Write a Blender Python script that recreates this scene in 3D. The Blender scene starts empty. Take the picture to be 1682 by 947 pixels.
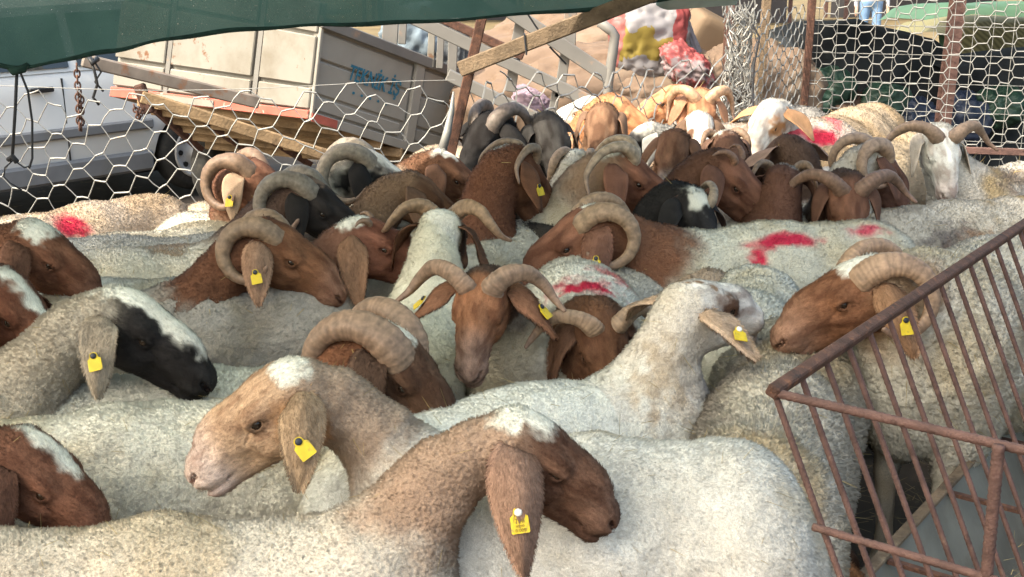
import bpy, bmesh, math, random
import numpy as np
from mathutils import Vector, Matrix, Euler

# ------------------------------------------------------------------ camera, world, sun, exposure
SC = bpy.context.scene
COL = SC.collection
HAIR = 1.0            # strand density factor
CAM_Z, PITCH, FPX = 1.85, math.radians(16.0), 2000.0   # eye height, look-down angle, focal length in photograph pixels
W0, H0 = 1682.0, 947.0
cam_d = bpy.data.cameras.new('camera')
cam = bpy.data.objects.new('camera', cam_d)
COL.objects.link(cam)
cam_d.sensor_width = 36.0
cam_d.lens = 36.0 * FPX / W0
cam_d.clip_start, cam_d.clip_end = 0.05, 600.0
cam.location = (0, 0, CAM_Z)
cam.rotation_euler = (math.pi / 2 - PITCH, 0, 0)
SC.camera = cam

SUN_EL, SUN_AZ = math.radians(48), math.radians(235)      # azimuth clockwise from +Y: behind the camera and to its left
world = bpy.data.worlds.new('World')
SC.world = world
world.use_nodes = True
wn = world.node_tree
sky = wn.nodes.new('ShaderNodeTexSky')
sky.sky_type = 'NISHITA'
sky.sun_disc = False
sky.sun_elevation, sky.sun_rotation = SUN_EL, SUN_AZ
sky.dust_density = 7.0
sky.air_density = 1.4
bg = wn.nodes['Background']
bg.inputs['Strength'].default_value = 0.15
wn.links.new(sky.outputs[0], bg.inputs['Color'])
sun_d = bpy.data.lights.new('sun', 'SUN')
sun_d.energy, sun_d.angle, sun_d.color = 2.0, math.radians(0.5), (1.0, 0.93, 0.82)
sun = bpy.data.objects.new('sun', sun_d)
COL.objects.link(sun)
sdir = Vector((math.sin(SUN_AZ) * math.cos(SUN_EL), math.cos(SUN_AZ) * math.cos(SUN_EL), math.sin(SUN_EL)))
sun.rotation_euler = sdir.to_track_quat('Z', 'Y').to_euler()
SC.view_settings.view_transform = 'Standard'
SC.view_settings.look = 'None'
SC.view_settings.exposure = 1.68
SC.view_settings.use_white_balance = True
SC.view_settings.white_balance_temperature = 6650
SC.view_settings.white_balance_tint = 4
SC.view_settings.gamma = 1.0
try:
    SC.cycles.use_denoising = True
    SC.cycles.max_bounces = 8
    SC.cycles.transparent_max_bounces = 12
    SC.cycles_curves.shape = 'RIBBONS'
except Exception:
    pass

# ------------------------------------------------------------------ helpers
_CP, _SP = math.cos(PITCH), math.sin(PITCH)
def P(px, py, Y):
    """the point of the place that lies Y metres in front of the standpoint, seen in this direction"""
    u, v = (px - W0 / 2) / FPX, (H0 / 2 - py) / FPX
    d = Vector((u, _CP + v * _SP, -_SP + v * _CP))
    return Vector((0, 0, CAM_Z)) + d * (Y / d.y)

def PZ(px, py, z):
    u, v = (px - W0 / 2) / FPX, (H0 / 2 - py) / FPX
    d = Vector((u, _CP + v * _SP, -_SP + v * _CP))
    return Vector((0, 0, CAM_Z)) + d * ((z - CAM_Z) / d.z)

def tag(o, label=None, cat=None, group=None, kind=None):
    if label: o['label'] = label
    if cat: o['category'] = cat
    if group: o['group'] = group
    if kind: o['kind'] = kind
    return o

def empty(name, loc=(0, 0, 0), **kw):
    o = bpy.data.objects.new(name, None)
    COL.objects.link(o)
    o.location = loc
    o.empty_display_size = 0.1
    return tag(o, **kw)

def mesh_np(name, V, F, smooth=True):
    me = bpy.data.meshes.new(name)
    V = np.asarray(V, np.float32)
    if isinstance(F, np.ndarray):
        k = F.shape[1]
        me.vertices.add(len(V)); me.vertices.foreach_set('co', V.ravel())
        me.loops.add(F.size); me.loops.foreach_set('vertex_index', F.astype(np.int32).ravel())
        me.polygons.add(len(F))
        me.polygons.foreach_set('loop_start', np.arange(0, F.size, k, dtype=np.int32))
        me.polygons.foreach_set('loop_total', np.full(len(F), k, np.int32))
        me.update(calc_edges=True)
    else:
        me.from_pydata([tuple(map(float, v)) for v in V], [], F)
        me.update()
    if smooth:
        me.polygons.foreach_set('use_smooth', np.ones(len(me.polygons), bool))
    return me

def link(name, me, mat=None, parent=None, **kw):
    o = bpy.data.objects.new(name, me)
    COL.objects.link(o)
    if mat: me.materials.clear(); me.materials.append(mat)
    if parent: o.parent = parent
    return tag(o, **kw)

class MB:
    """collects boxes, bars and tubes in world coordinates; build() links them as one object whose origin is `org`"""
    def __init__(s): s.V, s.F = [], []
    def add(s, V, F):
        n = len(s.V)
        s.V += [Vector(v) for v in V]
        s.F += [tuple(i + n for i in f) for f in F]
        return s
    def hexa(s, c):
        return s.add(c, [(0, 3, 2, 1), (4, 5, 6, 7), (0, 1, 5, 4), (1, 2, 6, 5), (2, 3, 7, 6), (3, 0, 4, 7)])
    def box(s, lo, hi):
        (a, b, c), (d, e, f) = lo, hi
        return s.hexa([(a, b, c), (d, b, c), (d, e, c), (a, e, c), (a, b, f), (d, b, f), (d, e, f), (a, e, f)])
    def bar(s, A, B, w, h, up=(0, 0, 1)):
        """rectangular bar from A to B, w across, h along up"""
        A, B = Vector(A), Vector(B)
        t = (B - A).normalized(); u = Vector(up)
        x = t.cross(u)
        if x.length < 1e-4: x = t.cross(Vector((0, 1, 0)))
        x.normalize(); y = x.cross(t).normalized()
        c = []
        for p in (A, B):
            c += [p - x * w / 2 - y * h / 2, p + x * w / 2 - y * h / 2, p + x * w / 2 + y * h / 2, p - x * w / 2 + y * h / 2]
        return s.hexa(c)
    def tube(s, pts, r, n=8, cap=True, closed=False):
        pts = [Vector(p) for p in pts]
        k = len(pts)
        R = r if isinstance(r, (list, tuple)) else [r] * k
        V, F = [], []
        ref = None
        for i, p in enumerate(pts):
            a = pts[(i - 1) % k] if (closed or i > 0) else p
            b = pts[(i + 1) % k] if (closed or i < k - 1) else p
            t = (b - a).normalized()
            if ref is None:
                ref = t.cross(Vector((0, 0, 1)))
                if ref.length < .05: ref = t.cross(Vector((1, 0, 0)))
            ref = (ref - t * ref.dot(t)).normalized()
            q = t.cross(ref)
            for j in range(n):
                an = 2 * math.pi * j / n
                V.append(p + (ref * math.cos(an) + q * math.sin(an)) * R[i])
        m = k if closed else k - 1
        for i in range(m):
            for j in range(n):
                a, b = i * n + j, i * n + (j + 1) % n
                c, d = ((i + 1) % k) * n + (j + 1) % n, ((i + 1) % k) * n + j
                F.append((a, b, c, d))
        if cap and not closed:
            F.append(tuple(range(n - 1, -1, -1))); F.append(tuple(range((k - 1) * n, k * n)))
        return s.add(V, F)
    def build(s, name, mat, parent=None, org=None, smooth=False, bevel=0, **kw):
        o0 = Vector(org) if org is not None else (Vector(parent.location) if parent else Vector((0, 0, 0)))
        if org is None and parent and parent.parent: o0 = o0 + Vector(parent.parent.location)
        me = bpy.data.meshes.new(name)
        me.from_pydata([tuple(v - o0) for v in s.V], [], s.F)
        me.update()
        if bevel:
            bm = bmesh.new(); bm.from_mesh(me)
            bmesh.ops.bevel(bm, geom=[e for e in bm.edges if e.calc_face_angle(0) > .6], offset=bevel, segments=1, affect='EDGES', profile=.5)
            bm.to_mesh(me); bm.free()
        if smooth:
            me.polygons.foreach_set('use_smooth', np.ones(len(me.polygons), bool))
        o = link(name, me, mat, parent, **kw)
        if not parent: o.location = o0
        return o

# ------------------------------------------------------------------ procedural materials
def nd(t, kind, **kw):
    n = t.nodes.new('ShaderNode' + kind)
    for k, v in kw.items():
        if k in n.inputs.keys() and not hasattr(n, k): n.inputs[k].default_value = v
        else: setattr(n, k, v)
    return n

def new_mat(name):
    m = bpy.data.materials.new(name)
    m.use_nodes = True
    t = m.node_tree
    return m, t, t.nodes['Principled BSDF'], t.nodes['Material Output']

def mat(name, col, rough=.7, metal=0., spots=(), bump=0., bscale=40., coord='Object', var=.12, vscale=6., spec=.4):
    """base colour broken up by two noises, plus any number of (colour, scale, threshold, softness) wear layers"""
    m, t, b, out = new_mat(name)
    tc = nd(t, 'TexCoord'); src = tc.outputs[coord]
    n1 = nd(t, 'TexNoise'); n1.inputs['Scale'].default_value = vscale; n1.inputs['Detail'].default_value = 6
    t.links.new(src, n1.inputs['Vector'])
    mr = nd(t, 'MapRange'); mr.inputs[1].default_value, mr.inputs[2].default_value = .3, .7
    mr.inputs[3].default_value, mr.inputs[4].default_value = 1 - var, 1 + var
    t.links.new(n1.outputs['Fac'], mr.inputs[0])
    mx = nd(t, 'Mix', data_type='RGBA', blend_type='MULTIPLY'); mx.inputs[0].default_value = 1
    mx.inputs[6].default_value = (*col, 1)
    t.links.new(mr.outputs[0], mx.inputs[7])
    cur = mx.outputs[2]
    for (c, sc, th, so) in spots:
        n = nd(t, 'TexNoise'); n.inputs['Scale'].default_value = sc; n.inputs['Detail'].default_value = 8; n.inputs['Roughness'].default_value = .65
        t.links.new(src, n.inputs['Vector'])
        r = nd(t, 'MapRange'); r.inputs[1].default_value, r.inputs[2].default_value = th, th + so
        t.links.new(n.outputs['Fac'], r.inputs[0])
        k = nd(t, 'Mix', data_type='RGBA'); k.inputs[7].default_value = (*c, 1)
        t.links.new(r.outputs[0], k.inputs[0]); t.links.new(cur, k.inputs[6])
        cur = k.outputs[2]
    t.links.new(cur, b.inputs['Base Color'])
    b.inputs['Roughness'].default_value = rough
    b.inputs['Metallic'].default_value = metal
    b.inputs['Specular IOR Level'].default_value = spec
    if bump:
        n = nd(t, 'TexNoise'); n.inputs['Scale'].default_value = bscale; n.inputs['Detail'].default_value = 8
        t.links.new(src, n.inputs['Vector'])
        bp = nd(t, 'Bump'); bp.inputs['Strength'].default_value = bump; bp.inputs['Distance'].default_value = .01
        t.links.new(n.outputs['Fac'], bp.inputs['Height']); t.links.new(bp.outputs[0], b.inputs['Normal'])
    return m

def text_obj(name, body, size, extrude, material, pos, xv, yv, nv, bold=0., wide=1., **kw):
    """lettering as a mesh lying in the plane (xv, yv), facing nv"""
    cu = bpy.data.curves.new(name, 'FONT'); cu.body = body; cu.size = size; cu.align_x = 'CENTER'; cu.extrude = extrude; cu.offset = bold
    tmp = bpy.data.objects.new('tmp', cu)
    me = bpy.data.meshes.new_from_object(tmp)
    bpy.data.objects.remove(tmp); bpy.data.curves.remove(cu)
    M = Matrix((Vector(xv) * wide, Vector(yv), Vector(nv))).transposed().to_4x4(); M.translation = Vector(pos)
    me.transform(M)
    return link(name, me, material, None, **kw)
# ------------------------------------------------------------------ sheep: numeric tools
_HC = np.array([73856093, 19349663, 83492791], np.int64)
def hash3(i, s=0):
    h = (i * _HC).sum(-1) ^ (s * 2654435761 & 0x7fffffff)
    h = (h ^ (h >> 13)) * 1274126177 & 0x7fffffff
    h = (h ^ (h >> 15)) * 668265263 & 0x7fffffff
    return ((h ^ (h >> 11)) & 0xffffff) / float(0xffffff)

def vnoise(p, sc, s=0):
    q = p * sc
    i = np.floor(q).astype(np.int64); f = q - i
    u = f * f * (3 - 2 * f)
    r = 0
    for dx in (0, 1):
        for dy in (0, 1):
            for dz in (0, 1):
                w = (u[:, 0] if dx else 1 - u[:, 0]) * (u[:, 1] if dy else 1 - u[:, 1]) * (u[:, 2] if dz else 1 - u[:, 2])
                r = r + w * hash3(i + np.array([dx, dy, dz]), s)
    return r

def fbm(p, sc, s=0, o=3):
    r, a, n = 0, .5, 0
    for k in range(o):
        r = r + a * vnoise(p, sc * 2 ** k, s + k); n += a; a *= .5
    return r / n

def worley(p, cell, s=0):
    """nearest jittered lock centre: (distance / cell, centre)"""
    q = p / cell
    i = np.floor(q).astype(np.int64)
    best = np.full(len(p), 9.); cen = np.zeros_like(p)
    for dx in (-1, 0, 1):
        for dy in (-1, 0, 1):
            for dz in (-1, 0, 1):
                j = i + np.array([dx, dy, dz])
                c = j + np.stack([hash3(j, s + 1), hash3(j, s + 2), hash3(j, s + 3)], 1)
                d = ((q - c) ** 2).sum(1)
                m = d < best
                best[m] = d[m]; cen[m] = c[m]
    return np.sqrt(best), cen * cell

def sstep(a, b, x):
    t = np.clip((x - a) / (b - a), 0, 1)
    return t * t * (3 - 2 * t)

def smin(a, b, k):
    h = np.clip(.5 + .5 * (b - a) / k, 0, 1)
    return b + (a - b) * h - k * h * (1 - h)
def smax(a, b, k): return -smin(-a, -b, k)

def rc(p, a, b, r1, r2):
    a = np.asarray(a, float); b = np.asarray(b, float)
    ba = b - a; q = p - a
    t = np.clip((q @ ba) / (ba @ ba), 0, 1)
    return np.sqrt(((q - t[:, None] * ba) ** 2).sum(1)) - (r1 + (r2 - r1) * t)

def el(p, c, r):
    q = p - np.asarray(c, float); r = np.asarray(r, float)
    k0 = np.sqrt(((q / r) ** 2).sum(1)); k1 = np.sqrt(((q / r ** 2) ** 2).sum(1)) + 1e-9
    return k0 * (k0 - 1) / k1

def surf_nets(f, lo, hi, h):
    B = 4
    nb = np.ceil((hi - lo) / (h * B)).astype(int)
    ctr = (np.stack(np.meshgrid(*[np.arange(n) for n in nb], indexing='ij'), -1).reshape(-1, 3) + .5) * h * B + lo
    cd = f(ctr).reshape(nb)
    act = np.abs(cd) < h * B * 1.15
    N = nb * B + 1
    vals = np.ones(N, np.float32)
    ins = np.argwhere((cd < 0) & ~act)
    for (i, j, k) in ins:
        vals[i * B:i * B + B + 1, j * B:j * B + B + 1, k * B:k * B + B + 1] = -1
    ids = np.argwhere(act)
    off = np.stack(np.meshgrid(*[np.arange(B + 1)] * 3, indexing='ij'), -1).reshape(-1, 3)
    pts = (ids[:, None, :] * B + off[None]).reshape(-1, 3)
    lin = np.unique(pts[:, 0] * (N[1] * N[2]) + pts[:, 1] * N[2] + pts[:, 2])
    ijk = np.stack([lin // (N[1] * N[2]), (lin // N[2]) % N[1], lin % N[2]], 1)
    vals.reshape(-1)[lin] = f(ijk * h + lo)
    s = vals < 0
    c = np.zeros(N - 1, np.int8)
    for dx in (0, 1):
        for dy in (0, 1):
            for dz in (0, 1):
                c += s[dx:N[0] - 1 + dx, dy:N[1] - 1 + dy, dz:N[2] - 1 + dz]
    cells = np.argwhere((c > 0) & (c < 8))
    cid = np.full(N - 1, -1, np.int32)
    cid[cells[:, 0], cells[:, 1], cells[:, 2]] = np.arange(len(cells))
    acc = np.zeros((len(cells), 3)); cnt = np.zeros(len(cells))
    cor = [(a, b, d) for a in (0, 1) for b in (0, 1) for d in (0, 1)]
    for a in cor:
        for ax in range(3):
            if a[ax]: continue
            b = list(a); b[ax] = 1
            va = vals[cells[:, 0] + a[0], cells[:, 1] + a[1], cells[:, 2] + a[2]]
            vb = vals[cells[:, 0] + b[0], cells[:, 1] + b[1], cells[:, 2] + b[2]]
            m = (va < 0) != (vb < 0)
            t = np.where(m, va / np.where(m, va - vb, 1), 0)
            p = np.tile(np.array(a, float), (len(cells), 1)); p[:, ax] += t
            acc[m] += p[m]; cnt[m] += 1
    V = (cells + acc / cnt[:, None]) * h + lo
    Q = []
    for ax in range(3):
        o1, o2 = [(1, 2), (2, 0), (0, 1)][ax]
        sl = [slice(None)] * 3; sl2 = [slice(None)] * 3
        sl[ax] = slice(0, -1); sl2[ax] = slice(1, None)
        ch = s[tuple(sl)] != s[tuple(sl2)]
        e = np.argwhere(ch)
        e = e[(e[:, o1] > 0) & (e[:, o2] > 0) & (e[:, o1] < N[o1] - 1) & (e[:, o2] < N[o2] - 1)]
        d1 = np.zeros(3, int); d1[o1] = 1
        d2 = np.zeros(3, int); d2[o2] = 1
        g = lambda q: cid[q[:, 0], q[:, 1], q[:, 2]]
        q = np.stack([g(e - d1 - d2), g(e - d2), g(e), g(e - d1)], 1)
        flip = ~s[e[:, 0], e[:, 1], e[:, 2]]
        q[flip] = q[flip][:, ::-1]
        Q.append(q)
    Q = np.concatenate(Q)
    Q = Q[(Q >= 0).all(1)]
    T = np.concatenate([Q[:, [0, 1, 2]], Q[:, [0, 2, 3]]])
    return V, T

def vnormals(V, T):
    a, b, c = V[T[:, 0]], V[T[:, 1]], V[T[:, 2]]
    n = np.cross(b - a, c - a)
    N = np.zeros_like(V)
    for k in range(3):
        for x in range(3):
            N[:, x] += np.bincount(T[:, k], n[:, x], len(V))
    return N / (np.linalg.norm(N, axis=1, keepdims=True) + 1e-12)

def refine(V, T, target):
    """conforming split of every triangle edge longer than target(midpoint, normal)"""
    E = np.sort(np.concatenate([T[:, [0, 1]], T[:, [1, 2]], T[:, [2, 0]]]), 1)
    key = E[:, 0].astype(np.int64) * len(V) + E[:, 1]
    uk, inv = np.unique(key, return_inverse=True)
    ue = np.stack([uk // len(V), uk % len(V)], 1)
    mid = (V[ue[:, 0]] + V[ue[:, 1]]) / 2
    ln = np.linalg.norm(V[ue[:, 0]] - V[ue[:, 1]], axis=1)
    nn = vnormals(V, T)
    mark = ln > target(mid, nn[ue[:, 0]])
    if not mark.any(): return V, T, np.zeros(0, int)
    nid = np.full(len(ue), -1); nid[mark] = len(V) + np.arange(mark.sum())
    V2 = np.concatenate([V, mid[mark]])
    m = nid[inv].reshape(3, -1).T          # midpoints on edges 01, 12, 20
    k = (m >= 0)
    cnt = k.sum(1)
    out = [T[cnt == 0]]
    i = cnt == 3; t, q = T[i], m[i]
    out += [np.stack([t[:, 0], q[:, 0], q[:, 2]], 1), np.stack([q[:, 0], t[:, 1], q[:, 1]], 1), np.stack([q[:, 2], q[:, 1], t[:, 2]], 1), q]
    for r in range(3):
        R = [(r + x) % 3 for x in range(3)]
        i = (cnt == 1) & k[:, r]; t, q = T[i][:, R], m[i][:, R]
        out += [np.stack([t[:, 0], q[:, 0], t[:, 2]], 1), np.stack([q[:, 0], t[:, 1], t[:, 2]], 1)]
        i = (cnt == 2) & ~k[:, r]; t, q = T[i][:, R], m[i][:, R]      # edges 12 and 20 are split
        out += [np.stack([q[:, 2], q[:, 1], t[:, 2]], 1), np.stack([t[:, 0], t[:, 1], q[:, 1]], 1), np.stack([t[:, 0], q[:, 1], q[:, 2]], 1)]
    return V2, np.concatenate(out), np.arange(len(V), len(V2))

# ------------------------------------------------------------------ sheep: materials
def coat_material(name, hair=False):
    m, t, b, out = new_mat(name)
    a = nd(t, 'Attribute', attribute_name='coat')
    b.inputs['Roughness'].default_value = .85 if not hair else .7
    b.inputs['Specular IOR Level'].default_value = .18 if not hair else .12
    if hair:
        t.links.new(a.outputs['Color'], b.inputs['Base Color'])
        g = nd(t, 'Attribute', attribute_name='lay'); t.links.new(g.outputs['Vector'], b.inputs['Normal'])
        return m
    w = nd(t, 'Attribute', attribute_name='wool')
    tc = nd(t, 'TexCoord')
    n = nd(t, 'TexNoise'); n.inputs['Scale'].default_value = 160; n.inputs['Detail'].default_value = 5
    n2 = nd(t, 'TexNoise'); n2.inputs['Scale'].default_value = 420; n2.inputs['Detail'].default_value = 3
    t.links.new(tc.outputs['Object'], n.inputs['Vector']); t.links.new(tc.outputs['Object'], n2.inputs['Vector'])
    mr = nd(t, 'MapRange'); mr.inputs[1].default_value, mr.inputs[2].default_value = .3, .7
    mr.inputs[3].default_value, mr.inputs[4].default_value = .78, 1.16
    t.links.new(n2.outputs['Fac'], mr.inputs[0])
    mx = nd(t, 'Mix', data_type='RGBA', blend_type='MULTIPLY'); mx.inputs[0].default_value = 1
    t.links.new(a.outputs['Color'], mx.inputs[6]); t.links.new(mr.outputs[0], mx.inputs[7])
    t.links.new(mx.outputs[2], b.inputs['Base Color'])
    ad = nd(t, 'Math', operation='MULTIPLY_ADD'); ad.inputs[1].default_value = .35
    t.links.new(n2.outputs['Fac'], ad.inputs[0])
    mu = nd(t, 'Math', operation='MULTIPLY')
    t.links.new(n.outputs['Fac'], mu.inputs[0]); t.links.new(w.outputs['Fac'], mu.inputs[1])
    t.links.new(mu.outputs[0], ad.inputs[2])
    bp = nd(t, 'Bump'); bp.inputs['Strength'].default_value = .5; bp.inputs['Distance'].default_value = .006
    t.links.new(ad.outputs[0], bp.inputs['Height']); t.links.new(bp.outputs[0], b.inputs['Normal'])
    return m

M_COAT = coat_material('sheep_coat')
M_FLEECE = coat_material('sheep_fleece', True)
def horn_material():
    m, t, b, out = new_mat('horn')
    a = nd(t, 'Attribute', attribute_name='coat')
    tc = nd(t, 'TexCoord')
    n = nd(t, 'TexNoise'); n.inputs['Scale'].default_value = 60; n.inputs['Detail'].default_value = 8
    t.links.new(tc.outputs['Object'], n.inputs['Vector'])
    mr = nd(t, 'MapRange'); mr.inputs[1].default_value, mr.inputs[2].default_value = .3, .7
    mr.inputs[3].default_value, mr.inputs[4].default_value = .62, 1.25
    t.links.new(n.outputs['Fac'], mr.inputs[0])
    mx = nd(t, 'Mix', data_type='RGBA', blend_type='MULTIPLY'); mx.inputs[0].default_value = 1
    t.links.new(a.outputs['Color'], mx.inputs[6]); t.links.new(mr.outputs[0], mx.inputs[7])
    t.links.new(mx.outputs[2], b.inputs['Base Color'])
    b.inputs['Roughness'].default_value = .6
    bp = nd(t, 'Bump'); bp.inputs['Strength'].default_value = .5; bp.inputs['Distance'].default_value = .003
    t.links.new(n.outputs['Fac'], bp.inputs['Height']); t.links.new(bp.outputs[0], b.inputs['Normal'])
    return m
M_HORN = horn_material()
M_EYE = mat('sheep_eye', (.018, .010, .006), rough=.08, var=.3, vscale=80, spec=.5)
M_TAG = mat('ear_tag_yellow', (.60, .43, .015), rough=.5, var=.12, vscale=60, spots=[((.30, .22, .05), 70, .55, .12)])
M_BTN_DARK = mat('tag_button_dark', (.015, .018, .03), rough=.4)
M_BTN_WHITE = mat('tag_button_white', (.75, .75, .72), rough=.4)
M_INK = mat('tag_ink', (.28, .19, .01), rough=.6)

WHITE, CREAM, GREY, TANW = (.70, .67, .59), (.66, .60, .49), (.47, .43, .365), (.50, .38, .26)
BROWN, DARKB, REDB, BLACK = (.118, .062, .040), (.070, .041, .029), (.150, .076, .046), (.016, .014, .014)
TAN, PINK, PALE = (.42, .23, .12), (.50, .30, .25), (.58, .42, .30)
REDP = (.52, .028, .065)

def rotm(yaw, pitch, roll=0.):
    """columns: forward, left, up of a head that looks along yaw with its nose `pitch` down"""
    y, p, r = map(math.radians, (yaw, pitch, roll))
    M = Matrix.Rotation(y, 3, 'Z') @ Matrix.Rotation(p, 3, 'Y') @ Matrix.Rotation(r, 3, 'X')
    return np.array(M)

def bez(p0, p1, p2, p3, n):
    t = np.linspace(0, 1, n)[:, None]
    return (1 - t) ** 3 * p0 + 3 * (1 - t) ** 2 * t * p1 + 3 * (1 - t) * t * t * p2 + t ** 3 * p3

def catmull(pts, n):
    pts = np.asarray(pts, float)
    p = np.vstack([2 * pts[0] - pts[1], pts, 2 * pts[-1] - pts[-2]])
    u = np.linspace(0, len(pts) - 1 - 1e-6, n)
    i = u.astype(int); t = (u - i)[:, None]
    a, b, c, d = p[i], p[i + 1], p[i + 2], p[i + 3]
    return .5 * (2 * b + (c - a) * t + (2 * a - 5 * b + 4 * c - d) * t ** 2 + (3 * b - a - 3 * c + d) * t ** 3)

def spiral(r0, r1, a0, a1, y0, y1, cx=-.035, cz=.0, n=9, yp=1.3, sq=1.0):
    out = []
    for k in range(n):
        u = k / (n - 1)
        a = math.radians(a0 + (a1 - a0) * u); r = r0 + (r1 - r0) * u
        out.append((cx + r * math.cos(a), y0 + (y1 - y0) * u ** yp, cz + r * math.sin(a) * sq))
    return out

# control points in head space (x nose, y out, z up) and base radius
HORNS = {
    'curl':  (spiral(.088, .082, 55, 372, .040, .145, cx=-.075, cz=-.040, yp=.75), .034),
    'curlw': (spiral(.108, .098, 52, 340, .040, .16, cx=-.085, cz=-.050, yp=.75), .039),
    'sweep': (spiral(.100, .112, 58, 322, .040, .12, cx=-.060, cz=-.050, yp=.8), .041),
    'open':  ([(-.012, .036, .062), (-.045, .085, .088), (-.075, .145, .068), (-.075, .195, .015), (-.045, .235, -.025), (-.005, .275, -.035)], .033),
    'out':   ([(-.012, .036, .060), (-.05, .085, .080), (-.085, .135, .040), (-.075, .165, -.03), (-.03, .175, -.075), (.03, .18, -.08)], .033),
    'crook': ([(-.012, .034, .062), (-.06, .066, .080), (-.105, .10, .035), (-.105, .125, -.045), (-.06, .15, -.09)], .024),
    'stub':  ([(-.02, .036, .060), (-.045, .055, .075), (-.066, .072, .066), (-.075, .085, .045)], .015),
}

def tube_np(C, R, n, prof=None, ref=(0, 0, 1)):
    """tube along C (k,3) with radii R; prof(angle)->radius factor"""
    k = len(C)
    t = np.gradient(C, axis=0); t /= np.linalg.norm(t, axis=1, keepdims=True)
    r = np.array(ref, float); V = []
    an = np.linspace(0, 2 * np.pi, n, endpoint=False)
    pf = np.ones(n) if prof is None else prof(an)
    for i in range(k):
        r = r - t[i] * (r @ t[i]); r /= np.linalg.norm(r)
        q = np.cross(t[i], r)
        V.append(C[i] + (np.cos(an)[:, None] * r + np.sin(an)[:, None] * q) * (R[i] * pf)[:, None])
    V = np.concatenate(V + [C[:1], C[-1:]])
    i, j = np.meshgrid(np.arange(k - 1), np.arange(n), indexing='ij')
    a, b = i * n + j, i * n + (j + 1) % n
    T = [np.stack([a, b, b + n], -1).reshape(-1, 3), np.stack([a, b + n, a + n], -1).reshape(-1, 3)]
    jj = np.arange(n)
    T += [np.stack([np.full(n, k * n), (jj + 1) % n, jj], 1), np.stack([np.full(n, k * n + 1), (k - 1) * n + jj, (k - 1) * n + (jj + 1) % n], 1)]
    return V, np.concatenate(T)

def set_coat(me, col, wool=None, dom='POINT'):
    a = me.attributes.new('coat', 'FLOAT_COLOR', dom)
    c = np.ones((len(col), 4), np.float32); c[:, :3] = np.clip(col, 0, 1)
    a.data.foreach_set('color', c.ravel())
    if wool is not None:
        a = me.attributes.new('wool', 'FLOAT', dom)
        a.data.foreach_set('value', wool.astype(np.float32))

TRI = [0, 0]
CAMP = np.array([0, 0, CAM_Z])

def in_view(p, pad=60):
    q = p - CAMP
    dep = q[:, 1] * _CP - q[:, 2] * _SP
    x = q[:, 0] / dep * FPX + W0 / 2
    y = H0 / 2 - (q[:, 1] * _SP + q[:, 2] * _CP) / dep * FPX
    return (dep > .3) & (x > -pad) & (x < W0 + pad) & (y > -pad) & (y < H0 + pad)

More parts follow.
